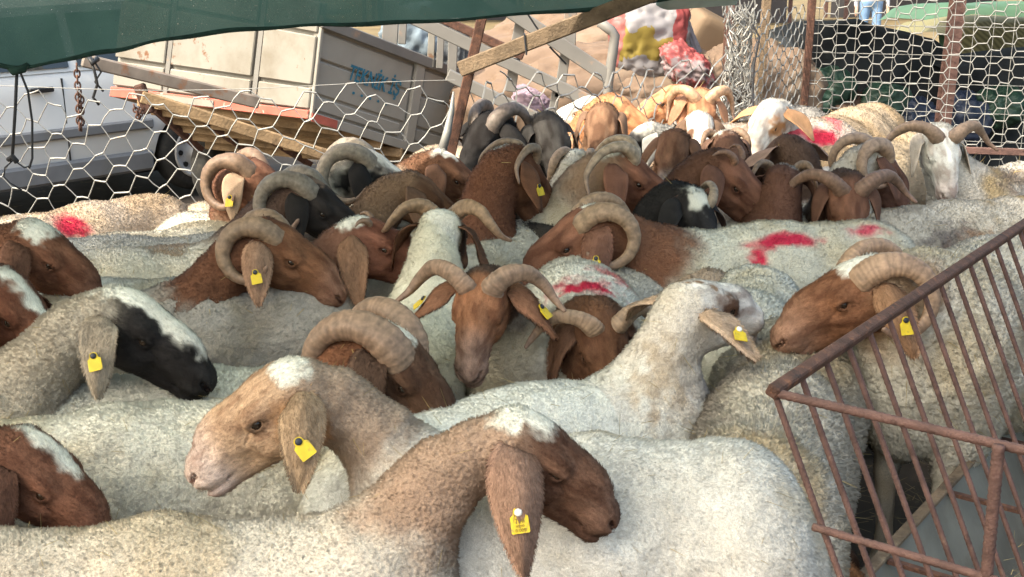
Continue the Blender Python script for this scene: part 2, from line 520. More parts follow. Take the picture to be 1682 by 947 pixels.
_sid = [0]
def sheep(label, px, py, Y, hy, hp, by, name='sheep', hr=0., s=1.18, bs=None, reach=.34, side=0., anchor='head', hz=None,
          face=BROWN, muzzle=None, neck=None, body=CREAM, neck_a=.55, poll=None, paint=(), horn=None, hs=1.0, hcol=(.27, .18, .12), horn_sides=(1, -1),
          ear=None, ear_in=None, droop=70, ear_len=.175, ear_w=.082, ear_f=0.12, tags=(), tag_u=.72, btn=M_BTN_DARK, tag_text=None,
          pull_k=.36, curl=.007, lock=.011, fuzz=1.0, eye_open=1.0, cat='sheep', group='sheep packed in the market pen', dirt=.7, fat=.98, lift=0., straight=0., length=1., neck_r=1., nape=.35):
    _sid[0] += 1; sid = _sid[0]
    rng = np.random.default_rng(1000 + sid)
    bs = bs or 1.0; s *= .9; hs *= .88; hcol = tuple(np.array(hcol) * np.array([.88, .82, .78]) * rng.uniform(.72, 1.18))
    hx = Vector(P(px, py, Y))
    if np.mean(face) < .3 and np.mean(face) > .03:
        jt = rng.uniform(.82, 1.25) * np.array([rng.uniform(.95, 1.05), 1., rng.uniform(.9, 1.12)])
        if neck is not None and tuple(neck) != tuple(face): neck = tuple(np.array(neck) * (.5 + .5 * jt))
        face = tuple(np.array(face) * jt)
    f2 = lambda a: np.array([math.cos(math.radians(a)), math.sin(math.radians(a)), 0.])
    bf = f2(by); bl = np.array([-bf[1], bf[0], 0.])
    if anchor == 'head':
        Hd = np.array(hx)
        org = Hd - bf * reach - bl * side; org[2] = 0
    else:                               # anchor is the top of the withers; the head is carried low in front
        org = np.array(hx); org[2] = 0
        Hd = org + bf * (reach + .16) + bl * side + np.array([0, 0, hz if hz else .52])
    Rh = rotm(hy, hp, hr)
    Rb = np.stack([bf, bl, np.array([0, 0, 1.])], 1)
    zs = bs                               # body height scale
    N0 = Hd + Rh @ np.array([-.055, 0, -.015]) * s
    N3 = org + Rb @ np.array([.05, 0, .61 + lift]) * bs
    dn = np.linalg.norm(N3 - N0)
    N1 = N0 + (Rh @ np.array([-.75, 0, -.66])) * dn * nape
    N2 = N3 + (Rb @ np.array([.55, 0, .6])) * dn * .30
    NK = bez(N0, N1, N2, N3, 8)
    nr = np.array([.068, .073, .082, .094, .108, .124, .142, .165]) * np.linspace(s, bs, 8) * np.array([1] * 2 + [neck_r] * 5 + [1.])
    mouth = s

    def hl(p): return (p - Hd) @ Rh / s
    def blc(p): return (p - org) @ Rb / bs

    def f_head(q):
        d = el(q, (-.012, 0, 0), (.078, .062, .070))
        d = smin(d, rc(q, (.01, 0, .004), (.165, 0, -.026), .056, .042), .03)
        d = smin(d, el(q, (.085, 0, .018), (.085, .041, .042)), .03)
        d = smin(d, el(q, (.190, 0, -.036), (.036, .038, .037)), .02)
        d = smin(d, rc(q, (-.02, 0, -.064), (.15, 0, -.070), .042, .026), .025)
        qa = q * np.array([1, 1, 1.]); qa[:, 1] = np.abs(qa[:, 1])
        d = smin(d, el(qa, (.015, .036, -.045), (.060, .030, .042)), .03)
        d = smin(d, el(qa, (.035, .050, .026), (.034, .018, .018)), .02)
        d = smin(d, el(qa, (.175, .020, -.042), (.030, .018, .024)), .012)
        d = smin(d, el(q, (.178, 0, -.080), (.036, .029, .017)), .012)
        # eye: bulge, then the slit between the lids
        d = smin(d, el(qa, (.046, .0545, .008), (.021, .0130, .0175)), .010)
        d = smax(d, -el(qa, (.0475, .069, .0075), (.0155, .0105, .0085 * eye_open)), .0030)
        d = smin(d, rc(qa, (.030, .0625, .0185), (.064, .0600, .0165), .0035, .0030), .008)
        d = smin(d, rc(qa, (.07, .046, -.030), (-.01, .050, -.028), .006, .010), .014)
        d = smax(d, -rc(qa, (.066, .056, -.002), (.088, .047, -.018), .0022, .001), .006)
        # nostril and mouth line
        d = smax(d, -rc(qa, (.223, .010, -.044), (.203, .029, -.024), .0042, .0065), .006)
        d = smax(d, -rc(qa, (.214, .004, -.0685), (.125, .043, -.0600), .0040, .0022), .006)
        d = smax(d, -rc(qa, (.226, 0, -.046), (.222, 0, -.064), .0018, .0018), .005)
        return d * s

    def f_neck(p):
        d = rc(p, NK[0], NK[1], nr[0], nr[1])
        for i in range(1, 7):
            d = np.minimum(d, rc(p, NK[i], NK[i + 1], nr[i], nr[i + 1]))
        return d

    def f_body(q):
        ft = fat
        q = q * np.array([1. / length, 1.16, 1.])
        if lift: q[:, 2] = np.where(q[:, 2] > .4 + lift, q[:, 2] - lift, q[:, 2] * .4 / (.4 + lift))
        d = rc(q, (.03, 0, .585), (-.30, 0, .565), .200 * ft, .232 * ft)
        d = smin(d, rc(q, (-.30, 0, .565), (-.62, 0, .575), .232 * ft, .212 * ft), .05)
        d = smin(d, el(q, (-.70, 0, .555), (.165, .19 * ft, .20)), .08)
        d = smin(d, el(q, (-.845, 0, .47), (.075, .125, .15)), .06)
        d = smin(d, el(q, (.09, 0, .48), (.15, .155, .19)), .09)
        d = smin(d, el(q, (-.3, 0, .48), (.32, .20, .18)), .08)
        qa = q.copy(); qa[:, 1] = np.abs(qa[:, 1])
        d = smin(d, el(qa, (-.02, .12, .50), (.14, .10, .21)), .06)
        d = smin(d, el(qa, (-.66, .12, .47), (.16, .105, .22)), .06)
        d = smin(d, rc(qa, (.02, .11, .40), (.035, .11, .235), .068, .034), .03)
        d = smin(d, rc(qa, (.035, .11, .235), (.02, .11, .085), .033, .024), .012)
        d = smin(d, rc(qa, (.02, .11, .085), (.032, .11, .026), .025, .031), .012)
        d = smin(d, rc(qa, (-.66, .12, .42), (-.60, .12, .31), .095, .06), .03)
        d = smin(d, rc(qa, (-.60, .12, .31), (-.735, .12, .245), .055, .033), .02)
        d = smin(d, rc(qa, (-.735, .12, .245), (-.715, .12, .085), .030, .024), .012)
        d = smin(d, rc(qa, (-.715, .12, .085), (-.70, .12, .026), .025, .031), .012)
        return d * bs

    def F(p):
        d = smin(f_body(blc(p)), f_neck(p), .11 * bs)
        return smin(d, f_head(hl(p)), .045 * s)

    dist = float(np.linalg.norm(Hd - CAMP))
    h = .0155 if Y < 3.3 else (.018 if Y < 4.4 else .021)
    bp = np.array([org + Rb @ np.array(v) * bs for v in [(-.98, -.32, 0), (-.98, .32, 0), (.3, -.32, 0), (.3, .32, .86 + lift), (-.98, .3, .86 + lift)]])
    hp_ = np.array([Hd + Rh @ np.array(v) * s for v in [(.24, 0, 0), (-.1, .08, .08), (-.1, -.08, .08), (0, 0, -.13), (.2, 0, -.11)]])
    allp = np.concatenate([bp, hp_, NK + .1, NK - .1])
    lo, hi = allp.min(0) - .05, allp.max(0) + .05
    lo[2] = -.03
    V, T = surf_nets(F, lo, hi, h)
    kmm = .0019 if Y < 2.6 else .0030
    def target(m, n):
        vdir = CAMP - m; dd = np.linalg.norm(vdir, axis=1)
        face_ = (n * vdir).sum(1) / dd
        hd = f_head(hl(m))
        tg = dd * kmm * np.where(hd < .02, .62, 1.0)
        tg = np.where(hd < .02, np.minimum(tg, .009), tg)
        tg = np.where(m[:, 2] < .38, 9., tg)
        if Y > 3.9: tg = np.where(hd < .02, np.maximum(tg, .0065), 9.)
        return np.where((face_ > -.15) & in_view(m), tg, 9.)
    for _ in range(4):
        V, T, new = refine(V, T, target)
        if not len(new): break
        nrm = vnormals(V, T)
        for _k in range(2):
            V[new] -= nrm[new] * np.clip(F(V[new]), -.01, .01)[:, None]
    TRI[0] += len(T)
    # ---- regions
    q = hl(V); b = blc(V)
    hd = f_head(q) / s
    seg = NK; dd = np.full(len(V), 9.); na = np.zeros(len(V))
    for i in range(7):
        ab = seg[i + 1] - seg[i]
        t = np.clip(((V - seg[i]) @ ab) / (ab @ ab), 0, 1)
        d = np.linalg.norm(V - seg[i] - t[:, None] * ab, axis=1)
        m = d < dd
        dd[m] = d[m]; na[m] = (i + t[m]) / 7
    bodyd = f_body(b)
    na = np.where((bodyd < .012) & (na > .6), 1., na)
    na = np.where(b[:, 0] < -.12, 1., na)
    headw = sstep(.028, .0, hd) * sstep(-.085, -.045, q[:, 0])
    nz = fbm(V, 9., sid, 3) - .5
    nz2 = fbm(V, 40., sid + 7, 2) - .5
    arr = lambda c: np.asarray(c, float)[None]
    mz = arr(muzzle if muzzle is not None else tuple(np.array(face) * 1.08 + .012))
    nk = arr(neck if neck is not None else face)
    fc = arr(face) + (mz - arr(face)) * (sstep(.10, .19, q[:, 0] + nz * .05) * (hd < .03))[:, None]
    wneck = sstep(neck_a - .16, neck_a + .16, na + nz * .35 + nz2 * .15)
    col = nk + (arr(body) - nk) * wneck[:, None]
    # fleece stains: yellowish and grey drifts
    st = fbm(V, 5., sid + 31, 3)
    d1 = sstep(.50, .72, st) * dirt * np.where(wneck > .5, 1, .4)
    col = col * (1 - d1[:, None] * (1 - np.array([[.88, .78, .62]])))
    d2 = sstep(.52, .75, fbm(V, 3.2, sid + 57, 3)) * dirt * wneck
    col = col * (1 - d2[:, None] * (1 - np.array([[.74, .72, .70]])))
    # coat darkens towards the ground, over belly and lower legs
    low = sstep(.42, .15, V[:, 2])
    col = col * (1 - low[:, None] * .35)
    hoof = V[:, 2] < .045
    col = np.where(hoof[:, None], np.array([[.03, .025, .02]]), col)
    col = col + (fc - col) * headw[:, None]
    fz_ = fbm(q * np.array([1., 3., 3.]), 16., sid + 61, 3)
    col = col * (1 - headw[:, None] * (1 - np.array([[.66, .60, .58]])) * sstep(.48, .68, fz_)[:, None])
    col = col * (1 + .35 * (headw * sstep(.46, .30, fz_))[:, None])
    # nostril, lip and lid skin
    skin = np.maximum(sstep(.011, .004, np.abs(np.linalg.norm((q - np.array([.213, 0, -.034])) * np.array([1, .55, 1]), axis=1) - .004)),
                      0)
    dark = np.array([[.05, .022, .020]]) if np.mean(mz) < .25 else np.array([[.30, .12, .11]])
    col = col + (dark - col) * (skin * .8)[:, None]
    qa = q.copy(); qa[:, 1] = np.abs(qa[:, 1])
    lid = sstep(.007, .0, np.abs(el(qa, (.0475, .062, .0075), (.0170, .013, .0100)))) * (qa[:, 1] > .04)
    col = col * (1 - .45 * lid[:, None])
    if poll is not None:
        c, rx, x0 = poll
        fz = np.sqrt(((q[:, 0] - x0) / rx) ** 2 + (q[:, 1] / .052) ** 2 + ((q[:, 2] - .065) / .052) ** 2) + nz * 1.3 + nz2 * 1.2
        w = sstep(1.25, .75, fz)
        col = col + (arr(c) - col) * w[:, None]
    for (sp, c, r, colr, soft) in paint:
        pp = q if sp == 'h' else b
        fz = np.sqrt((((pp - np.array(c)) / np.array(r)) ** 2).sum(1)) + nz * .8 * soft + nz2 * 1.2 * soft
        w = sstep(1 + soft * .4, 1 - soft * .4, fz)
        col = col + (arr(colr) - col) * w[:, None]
    fv = fbm(V * np.array([1, 1, 1]), 26., sid + 5, 3)
    col = col * (1 + (fv - .5) * .34)[:, None]
    headmask = np.maximum(headw, 0)
    wool = np.clip(1 - headmask, 0, 1) * sstep(.30, .42, b[:, 2] + (hd < .1) * .5)
    short = sstep(neck_a - .2, neck_a + .15, na) if fuzz < 1 else np.ones(len(V))
    # fleece locks as real relief
    nrm = vnormals(V, T)
    if Y < 4.0:
        wd, _ = worley(V, lock, sid)
        V = V + nrm * ((.5 - wd) * lock * (.34 - .2 * straight) * wool)[:, None]
    V = V + nrm * (((fbm(V, 22., sid + 3, 2) - .5) * .012 + (fbm(V, 9., sid + 4, 2) - .5) * .022) * wool + (fbm(V, 55., sid + 8, 2) - .5) * .0035 * headmask)[:, None]
    me = mesh_np(name, V - org, T)
    set_coat(me, col, wool)
    root = link(name, me, M_COAT, None, label=label, cat=cat, group=group)
    root.location = org
    loc = lambda p: p - org
    extra = []
    # ---- ears
    earc = np.array(ear if ear is not None else np.array(face) * .9)
    earc = earc * .92 + earc.mean() * .12
    inner = np.array(ear_in if ear_in is not None else np.array(earc) * .8 + np.array([.06, .03, .02]))
    ear_frames = {}
    for sd in (1, -1):
        e0 = Hd + Rh @ np.array([-.050, sd * .052, .012]) * s
        out = Rh[:, 1] * sd
        dr = math.radians(droop + rng.uniform(-7, 7))
        d0 = out * .85 + Rh[:, 2] * .15 - Rh[:, 0] * .2; d0 /= np.linalg.norm(d0)
        hor = out.copy(); hor[2] = 0; hor /= np.linalg.norm(hor) + 1e-6
        hf = Rh[:, 0].copy(); hf[2] = 0; hf /= np.linalg.norm(hf) + 1e-6
        d1 = hor * math.cos(dr) - np.array([0, 0, 1]) * math.sin(dr) + hf * ear_f; d1 /= np.linalg.norm(d1)
        Le = ear_len * s
        C = bez(e0, e0 + d0 * .05 * s, e0 + d0 * .052 * s + d1 * Le * .35, e0 + d0 * .045 * s + d1 * Le, 15)
        tn = np.gradient(C, axis=0); tn /= np.linalg.norm(tn, axis=1, keepdims=True)
        wax = Rh[:, 0] * .95 + Rh[:, 2] * .25
        nu, nv = 15, 9
        Vo, Vi, cc = [], [], []
        for i in range(nu):
            u = i / (nu - 1)
            wv = wax - tn[i] * (wax @ tn[i]); wv /= np.linalg.norm(wv)
            nn = np.cross(tn[i], wv) * sd
            if nn @ hor < 0: nn = -nn
            wd_ = ear_w * s * (.48 + .52 * math.sin(min(1, u / .48) * math.pi / 2)) * max(.12, 1 - max(0, (u - .48) / .52) ** 2.3 * .88)
            for j in range(nv):
                v = j / (nv - 1) * 2 - 1
                cup = (v * v - .4) * (-.16 + .20 * math.sin(u * 4.5 + sid * 1.7)) * wd_ + .05 * wd_ * math.sin(v * 3.5 + sid) * u
                p = C[i] + wv * (v * wd_ / 2) + nn * cup + nn * .004 * math.sin(u * 9 + v * 2 + sid) * u
                th = .0034 * s * (1 - .55 * abs(v))
                Vo.append(p + nn * th); Vi.append(p - nn * th)
                cc.append(abs(v))
            if abs(u - tag_u) < .036 or i == 10: ear_frames[sd] = (C[i] + nn * .0075 * s, tn[i], wv, nn)
        Ve = np.array(Vo + Vi); m = nu * nv
        T_ = []
        for i in range(nu - 1):
            for j in range(nv - 1):
                a = i * nv + j
                T_ += [(a, a + 1, a + nv + 1, a + nv), (m + a, m + a + nv, m + a + nv + 1, m + a + 1)]
        for i in range(nu - 1):
            a = i * nv; T_.append((a, a + nv, m + a + nv, m + a)); a = i * nv + nv - 1; T_.append((a, m + a, m + a + nv, a + nv))
        for j in range(nv - 1):
            T_.append((j, m + j, m + j + 1, j + 1)); a = (nu - 1) * nv + j; T_.append((a, a + 1, m + a + 1, m + a))
        me = mesh_np('ear', Ve - org, np.array(T_))
        nzv = fbm(Ve, 60., sid, 2)[:, None]
        cE = np.concatenate([np.tile(earc, (m, 1)), np.tile(inner, (m, 1))]) * (.70 + .6 * nzv) * (1 + .45 * np.clip(np.array(cc + cc) * 4 - 3, 0, 1))[:, None]
        set_coat(me, cE, np.full(len(Ve), .3))
        eo = link('ear', me, M_COAT, root)
        if Y < 4.2 and HAIR > 0:
            ne = int(2600 * (2.2 / Y) ** 1.5)
            a_ = rng.random(ne) * (nu - 1.001); b_ = rng.random(ne) * (nv - 1.001)
            a_[:ne // 4] = np.sqrt(rng.random(ne // 4)) * (nu - 1.001); b_[:ne // 4] = np.where(rng.random(ne // 4) < .5, .02, nv - 1.03)
            ia, ib = a_.astype(int), b_.astype(int); fa, fb = (a_ - ia)[:, None], (b_ - ib)[:, None]
            for side_, off_ in ((1, 0), (-1, m)):
                G = Ve[off_:off_ + m].reshape(nu, nv, 3)
                r0_ = G[ia, ib] * (1 - fa) * (1 - fb) + G[ia + 1, ib] * fa * (1 - fb) + G[ia, ib + 1] * (1 - fa) * fb + G[ia + 1, ib + 1] * fa * fb
                tu = G[ia + 1, ib] - G[ia, ib]; tu /= np.linalg.norm(tu, axis=1, keepdims=True)
                tv = G[ia, ib + 1] - G[ia, ib]; n_e = np.cross(tu, tv); n_e /= np.linalg.norm(n_e, axis=1, keepdims=True)
                n_e *= np.sign((n_e @ nn) * side_)[:, None]
                edge = np.clip(np.abs(b_ / (nv - 1) * 2 - 1) * 5 - 4, 0, 1)[:, None] * np.sign(b_ - (nv - 1) / 2)[:, None]
                extra.append((r0_, n_e, tu + n_e * .25 + edge * tv / np.linalg.norm(tv, axis=1, keepdims=True) * .8 + rng.normal(size=(ne, 3)) * .15, cE[off_:off_ + m].reshape(nu, nv, 3)[ia, ib], .008 * (.5 + rng.random(ne))))
        TRI[0] += len(T_) * 2
    # ---- fleece strands
    if HAIR > 0:
        tri = V[T]; ar = np.linalg.norm(np.cross(tri[:, 1] - tri[:, 0], tri[:, 2] - tri[:, 0]), axis=1) / 2
        tc = tri.mean(1); vd = CAMP - tc; ds = np.linalg.norm(vd, axis=1)
        tn = nrm[T].mean(1); facing = (tn * vd).sum(1) / ds
        vis = in_view(tc, 30) & (tc[:, 2] > .30)
        den = np.where(vis, np.where(facing > -.3, 1., .0), .0)
        wt = wool[T].mean(1); hm = headmask[T].mean(1)
        rad = dist * .00015
        per = .42 / (rad * .010)                        # strands per m2 that give a closed coat
        per = min(per, 260000) * HAIR
        n_s = int((ar * den * np.where(wt > .3, 1., 1.1 if Y < 4.2 else .0)).sum() * per)
        n_s = min(n_s, 120000 if Y < 2.5 else (75000 if Y < 3.4 else 34000))
        if n_s > 50:
            pw = ar * den * np.where(wt > .3, 1., 1.1 if Y < 4.2 else .0)
            ti = rng.choice(len(T), n_s, p=pw / pw.sum())
            u = rng.random((n_s, 2)); fl = u.sum(1) > 1; u[fl] = 1 - u[fl]
            w3 = np.stack([1 - u.sum(1), u[:, 0], u[:, 1]], 1)[:, :, None]
            R0 = (tri[ti] * w3).sum(1); Nn = (nrm[T[ti]] * w3).sum(1); Nn /= np.linalg.norm(Nn, axis=1, keepdims=True)
            C0 = (col[T[ti]] * w3).sum(1); Wn = (wool[T[ti]] * w3[:, :, 0]).sum(1)
            # comb: backwards along the animal and down, in the tangent plane
            cb = np.where((Wn > .5)[:, None], -bf * .5 + np.array([0, 0, -.6]), -(Rh[:, 0])[None] * 1.0 + Rh[:, 2][None] * .1)
            cb = cb - Nn * (cb * Nn).sum(1)[:, None]; cb /= np.linalg.norm(cb, axis=1, keepdims=True) + 1e-6
            L = np.where(Wn > .5, curl * (.7 + .6 * rng.random(n_s)), .0095 * (.5 + .9 * rng.random(n_s)))
            up_ = np.where(Wn > .5, .85 - .5 * straight, .22)
            rnd = rng.normal(size=(n_s, 3)) * .30
            dirn = Nn * up_[:, None] + cb * np.where(Wn > .5, .35 + .6 * straight, 1.)[:, None] + rnd * np.where(Wn > .5, 1, .5)[:, None]
            dirn /= np.linalg.norm(dirn, axis=1, keepdims=True)
            wd, cen = worley(R0, lock, sid)
            sw = np.stack([hash3(np.floor(cen * 9173).astype(np.int64), k) for k in (1, 2, 3)], 1) - .5
            K = 4
            # a few straws caught in the wool
            stw = (rng.random(n_s) < .0016) & (Wn > .5)
            C0[stw] = np.array([.42, .31, .13]); L[stw] = .030
            dirn[stw] = cb[stw] * .5 + rng.normal(size=(int(stw.sum()), 3)) * .6 + Nn[stw] * .35
            pts = np.zeros((n_s, K, 3))
            for k in range(K):
                t = k / (K - 1)
                p = R0 - Nn * .001 + dirn * (L * t)[:, None]
                pull = (cen + Nn * (L * .8)[:, None] + sw * (lock * .7)) - p
                pts[:, k] = p + pull * (np.where((Wn > .5) & ~stw, pull_k * t ** 1.3, .0))[:, None]
            C0 = C0 * np.where((Wn > .5)[:, None], .90 + .22 * rng.random((n_s, 1)), .70 + .60 * rng.random((n_s, 1)))
            ly = R0 - cen; ly -= Nn * (ly * Nn).sum(1)[:, None]          # shading normal of a strand: the skin below it, leaning with its lock
            ly = Nn + np.where((Wn > .5)[:, None], ly / lock * .5 + rng.normal(size=(n_s, 3)) * .14, rng.normal(size=(n_s, 3)) * .12)
            for (er, en, ed, ec, eL) in extra:
                ed = ed / np.linalg.norm(ed, axis=1, keepdims=True)
                pts = np.concatenate([pts, np.stack([er + ed * (eL * k / (K - 1))[:, None] for k in range(K)], 1)])
                C0 = np.concatenate([C0, ec * (.65 + .7 * rng.random((len(er), 1)))]); ly = np.concatenate([ly, en + rng.normal(size=en.shape) * .12])
            n_s = len(pts)
            cv = bpy.data.hair_curves.new('fleece')
            cv.add_curves([K] * n_s)
            cv.attributes['position'].data.foreach_set('vector', (pts - org).reshape(-1).astype(np.float32))
            ra = cv.attributes.get('radius') or cv.attributes.new('radius', 'FLOAT', 'POINT')
            rr = np.tile(np.array([1., 1., .85, .45]) * rad, (n_s, 1)) * (.7 + .6 * rng.random((n_s, 1)))
            ra.data.foreach_set('value', rr.reshape(-1).astype(np.float32))
            set_coat(cv, C0, None, 'CURVE')
            ly /= np.linalg.norm(ly, axis=1, keepdims=True)
            la = cv.attributes.new('lay', 'FLOAT_VECTOR', 'CURVE'); la.data.foreach_set('vector', ly.reshape(-1).astype(np.float32))
            cv.materials.append(M_FLEECE)
            fo = bpy.data.objects.new('fleece', cv); COL.objects.link(fo); fo.parent = root
            fo['kind'] = 'stuff'
            TRI[1] += n_s
    # ---- eyes
    for sd in (1, -1):
        c = Hd + Rh @ np.array([.0470, sd * .0520, .0075]) * s
        n = 10 if Y < 3.5 else 6
        th = np.linspace(0, np.pi, n); C = c + np.outer(np.cos(th), Rh[:, 0]) * .0142 * s
        Ve, Te = tube_np(C, np.sin(th) * .0142 * s + 1e-5, n + 2)
        link('eye', mesh_np('eye', Ve - org, Te), M_EYE, root)
    # ---- ear tags
    for (sd, tilt) in tags:
        c, tdir, wv, nn = ear_frames[sd]
        c = c + nn * .009
        a = math.radians(tilt)
        dn_ = np.array([0, 0, -1.]) * .35 + tdir; dn_ -= nn * (dn_ @ nn); dn_ /= np.linalg.norm(dn_)
        sx = np.cross(nn, dn_)
        dv, sv = dn_ * math.cos(a) + sx * math.sin(a), sx * math.cos(a) - dn_ * math.sin(a)
        if sv @ np.array([1, 0, 0]) < 0: sv = -sv
        k = .0165
        outl = [(-.55, -.62), (-.34, -.86), (0, -.95), (.34, -.86), (.55, -.62), (.62, -.15), (.98, .12), (1., 1.75), (.9, 1.86), (-.9, 1.86), (-1., 1.75), (-.98, .12), (-.62, -.15)]
        mb = MB(); n = len(outl)
        fr = [c + sv * x * k + dv * y * k + nn * (.0012 + .004 * (y / 2) ** 2) for x, y in outl]
        bk = [p - nn * .0022 for p in fr]
        mb.add(fr + bk, [tuple(range(n)), tuple(range(2 * n - 1, n - 1, -1))] + [(i, (i + 1) % n, n + (i + 1) % n, n + i) for i in range(n)])
        tg = mb.build('ear_tag', M_TAG, root)
        bm_ = MB(); cb_ = c - dv * k * .38
        bm_.tube([cb_ - nn * .001, cb_ + nn * .0045, cb_ + nn * .006], [.0075, .0072, .0045], 10)
        bo = bm_.build('tag_button', btn, None, org=(0, 0, 0), smooth=True)
        bo.data.transform(Matrix.Translation(-Vector(org))); bo.parent = tg
        if tag_text:
            nf = nn if nn @ (CAMP - c) > 0 else -nn
            for li, (tx, sz, yy) in enumerate(tag_text):
                to = text_obj('tag_number', tx, sz, .0004, M_INK, Vector(c + dv * k * yy + nf * (.0022 + .004 * (yy / 2) ** 2) - org), np.cross(-dv, nf), -dv, nf)
                to.parent = tg
    # ---- horns
    if horn:
        cp, r0 = HORNS[horn]
        for sd in horn_sides:
            nC, nS = (110, 14) if Y < 3.4 else ((72, 10) if Y < 4.6 else (44, 8))
            c = catmull([(cp[0][0] - .004, cp[0][1] * .55, cp[0][2] * .2 - .01)] + list(cp), nC).copy()
            c[:, 0] = -.012 + (c[:, 0] + .012) * hs; c[:, 1] = .036 + (c[:, 1] - .036) * hs * (1 + rng.uniform(-.06, .06)); c[:, 2] = .058 + (c[:, 2] - .058) * hs
            c[:, 1] *= sd
            u = np.linspace(0, 1, nC)
            rad = r0 * hs ** .5 * (1 - u ** 1.25 * .84)
            sn = np.linalg.norm(np.diff(c, axis=0), axis=1).sum()
            nrg = int(sn / .0105)
            ph = (u + .012 * np.sin(u * 37 + sid) + .006 * np.sin(u * 91 + sid * 3)) * nrg
            rg = (.5 + .5 * np.cos(2 * np.pi * ph)) ** .7 * (1 - u) ** .6
            rad = rad * (1 + (.065 + .045 * np.sin(u * 23 + sid) ** 2) * rg - .04) * (1 + .018 * np.sin(u * 31 + sid * 2))
            rad[-1] *= .3
            C = Hd + (c * s) @ Rh.T
            Ve, Te = tube_np(C, rad * s, nS, prof=lambda a: 1 + .17 * np.cos(a * 2 + .6) + .10 * np.cos(3 * a), ref=Rh[:, 1])
            me = mesh_np('horn', Ve - org, Te)
            k = np.repeat(u, nS); kr = np.repeat(rg, nS)
            hc = np.tile(np.array(hcol), (len(Ve), 1)); base = hc.copy()
            n_ = len(k)
            pk = np.array([.27, .16, .115])
            hc[:n_] = base[:n_] * (.78 + .36 * kr[:, None]) + (pk - base[:n_]) * (sstep(.6, 1, k) * .5 + .25 * fbm(Ve[:n_], 24., sid, 2))[:, None]
            hc[n_:] = hc[0]
            set_coat(me, hc, np.zeros(len(Ve)))
            link('horn', me, M_HORN, root)
            TRI[0] += len(Te)
    return root
# ------------------------------------------------------------------ materials of the place
M_GROUND = mat('trodden_earth', (.055, .042, .032), rough=.95, var=.35, vscale=1.3, bump=.9, bscale=9,
               spots=[((.20, .155, .075), 7, .60, .12), ((.018, .015, .012), 3.1, .55, .2)])
M_DRYGRASS = mat('dry_grass_ground', (.15, .11, .055), rough=.95, var=.3, vscale=2., bump=.6, bscale=12, spots=[((.16, .12, .06), 1.1, .5, .15)])
M_RUST = mat('rusty_steel', (.085, .040, .028), rough=.8, var=.4, vscale=30, bump=.5, bscale=220, spots=[((.20, .085, .045), 45, .55, .15), ((.03, .02, .018), 18, .6, .1)])
M_RUSTRED = mat('red_oxide_steel', (.105, .056, .048), rough=.75, var=.35, vscale=25, bump=.4, bscale=200, spots=[((.14, .085, .065), 50, .58, .12), ((.045, .022, .018), 22, .6, .1)])
M_GALV = mat('galvanised_sheet', (.165, .16, .135), rough=.6, metal=.1, var=.3, vscale=5, spots=[((.13, .115, .09), 6, .52, .2), ((.18, .175, .15), 40, .64, .08)], bump=.12, bscale=30)
M_WIRE = mat('galvanised_wire', (.25, .245, .235), rough=.5, metal=.25, var=.2, vscale=15, spots=[((.25, .20, .15), 9, .63, .1)])
M_WOOD = mat('weathered_wood', (.15, .105, .068), rough=.85, var=.4, vscale=14, bump=.6, bscale=90, spots=[((.24, .18, .12), 20, .58, .15), ((.05, .035, .025), 9, .6, .12)])
M_PLANKWOOD = mat('deck_timber', (.27, .18, .10), rough=.85, var=.35, vscale=8, bump=.5, bscale=60, spots=[((.13, .085, .05), 11, .55, .15)])
M_TRAILER = mat('trailer_cream_paint', (.235, .22, .195), rough=.5, var=.08, vscale=3, spots=[((.15, .06, .025), 7.5, .61, .05), ((.16, .085, .045), 28, .65, .05), ((.15, .125, .095), 2.2, .5, .25)])
M_TRAILERGREY = mat('trailer_grey_paint', (.29, .27, .24), rough=.55, var=.12, vscale=4, spots=[((.26, .15, .09), 9, .68, .05), ((.30, .27, .24), 2.5, .52, .2)])
M_REDPAINT = mat('worn_red_paint', (.42, .11, .08), rough=.6, var=.2, vscale=12, spots=[((.55, .42, .36), 14, .58, .08)])
M_TEAL = mat('teal_lettering', (.025, .14, .22), rough=.6, var=.2, vscale=30)
M_CAR = mat('white_car_paint', (.66, .66, .65), rough=.38, var=.03, vscale=1, spots=[((.45, .42, .37), 1.6, .62, .3)], spec=.6)
M_CARGREY = mat('grey_plastic_trim', (.17, .175, .185), rough=.5, var=.1, vscale=8, spots=[((.17, .16, .145), 5, .55, .2)])
M_GLASS = mat('dark_car_glass', (.02, .025, .03), rough=.05, spec=.8)
M_TYRE = mat('tyre_rubber', (.022, .021, .02), rough=.85, var=.25, vscale=20, spots=[((.06, .052, .044), 12, .55, .2)])
M_RIM = mat('steel_rim', (.42, .41, .40), rough=.5, metal=.0, var=.15, vscale=14, spots=[((.12, .10, .08), 18, .6, .1)])
M_BLACK = mat('black_plastic', (.015, .015, .016), rough=.5)
M_ROPE = mat('dark_cord', (.03, .03, .035), rough=.9)
M_STRAW = mat('straw', (.46, .35, .17), rough=.9, var=.35, vscale=30)
M_BALE = mat('beige_sacking', (.165, .112, .080), rough=.9, var=.14, vscale=3, bump=.9, bscale=16, spots=[((.15, .085, .05), 2.3, .55, .15), ((.20, .155, .12), 1.7, .5, .2)])
M_CARTON = mat('cardboard', (.18, .125, .082), rough=.85, var=.10, vscale=4)
M_RAIL = mat('grey_rail_paint', (.17, .16, .15), rough=.55, var=.12, vscale=6, spots=[((.30, .20, .14), 9, .58, .12)])
M_PINK = mat('pink_cloth', (.30, .22, .27), rough=.9, var=.1, vscale=8)
M_DARKTARP = mat('black_tarpaulin', (.014, .017, .021), rough=.95, var=.5, vscale=3, bump=.5, bscale=7, spots=[((.03, .035, .036), 2.6, .58, .12)])
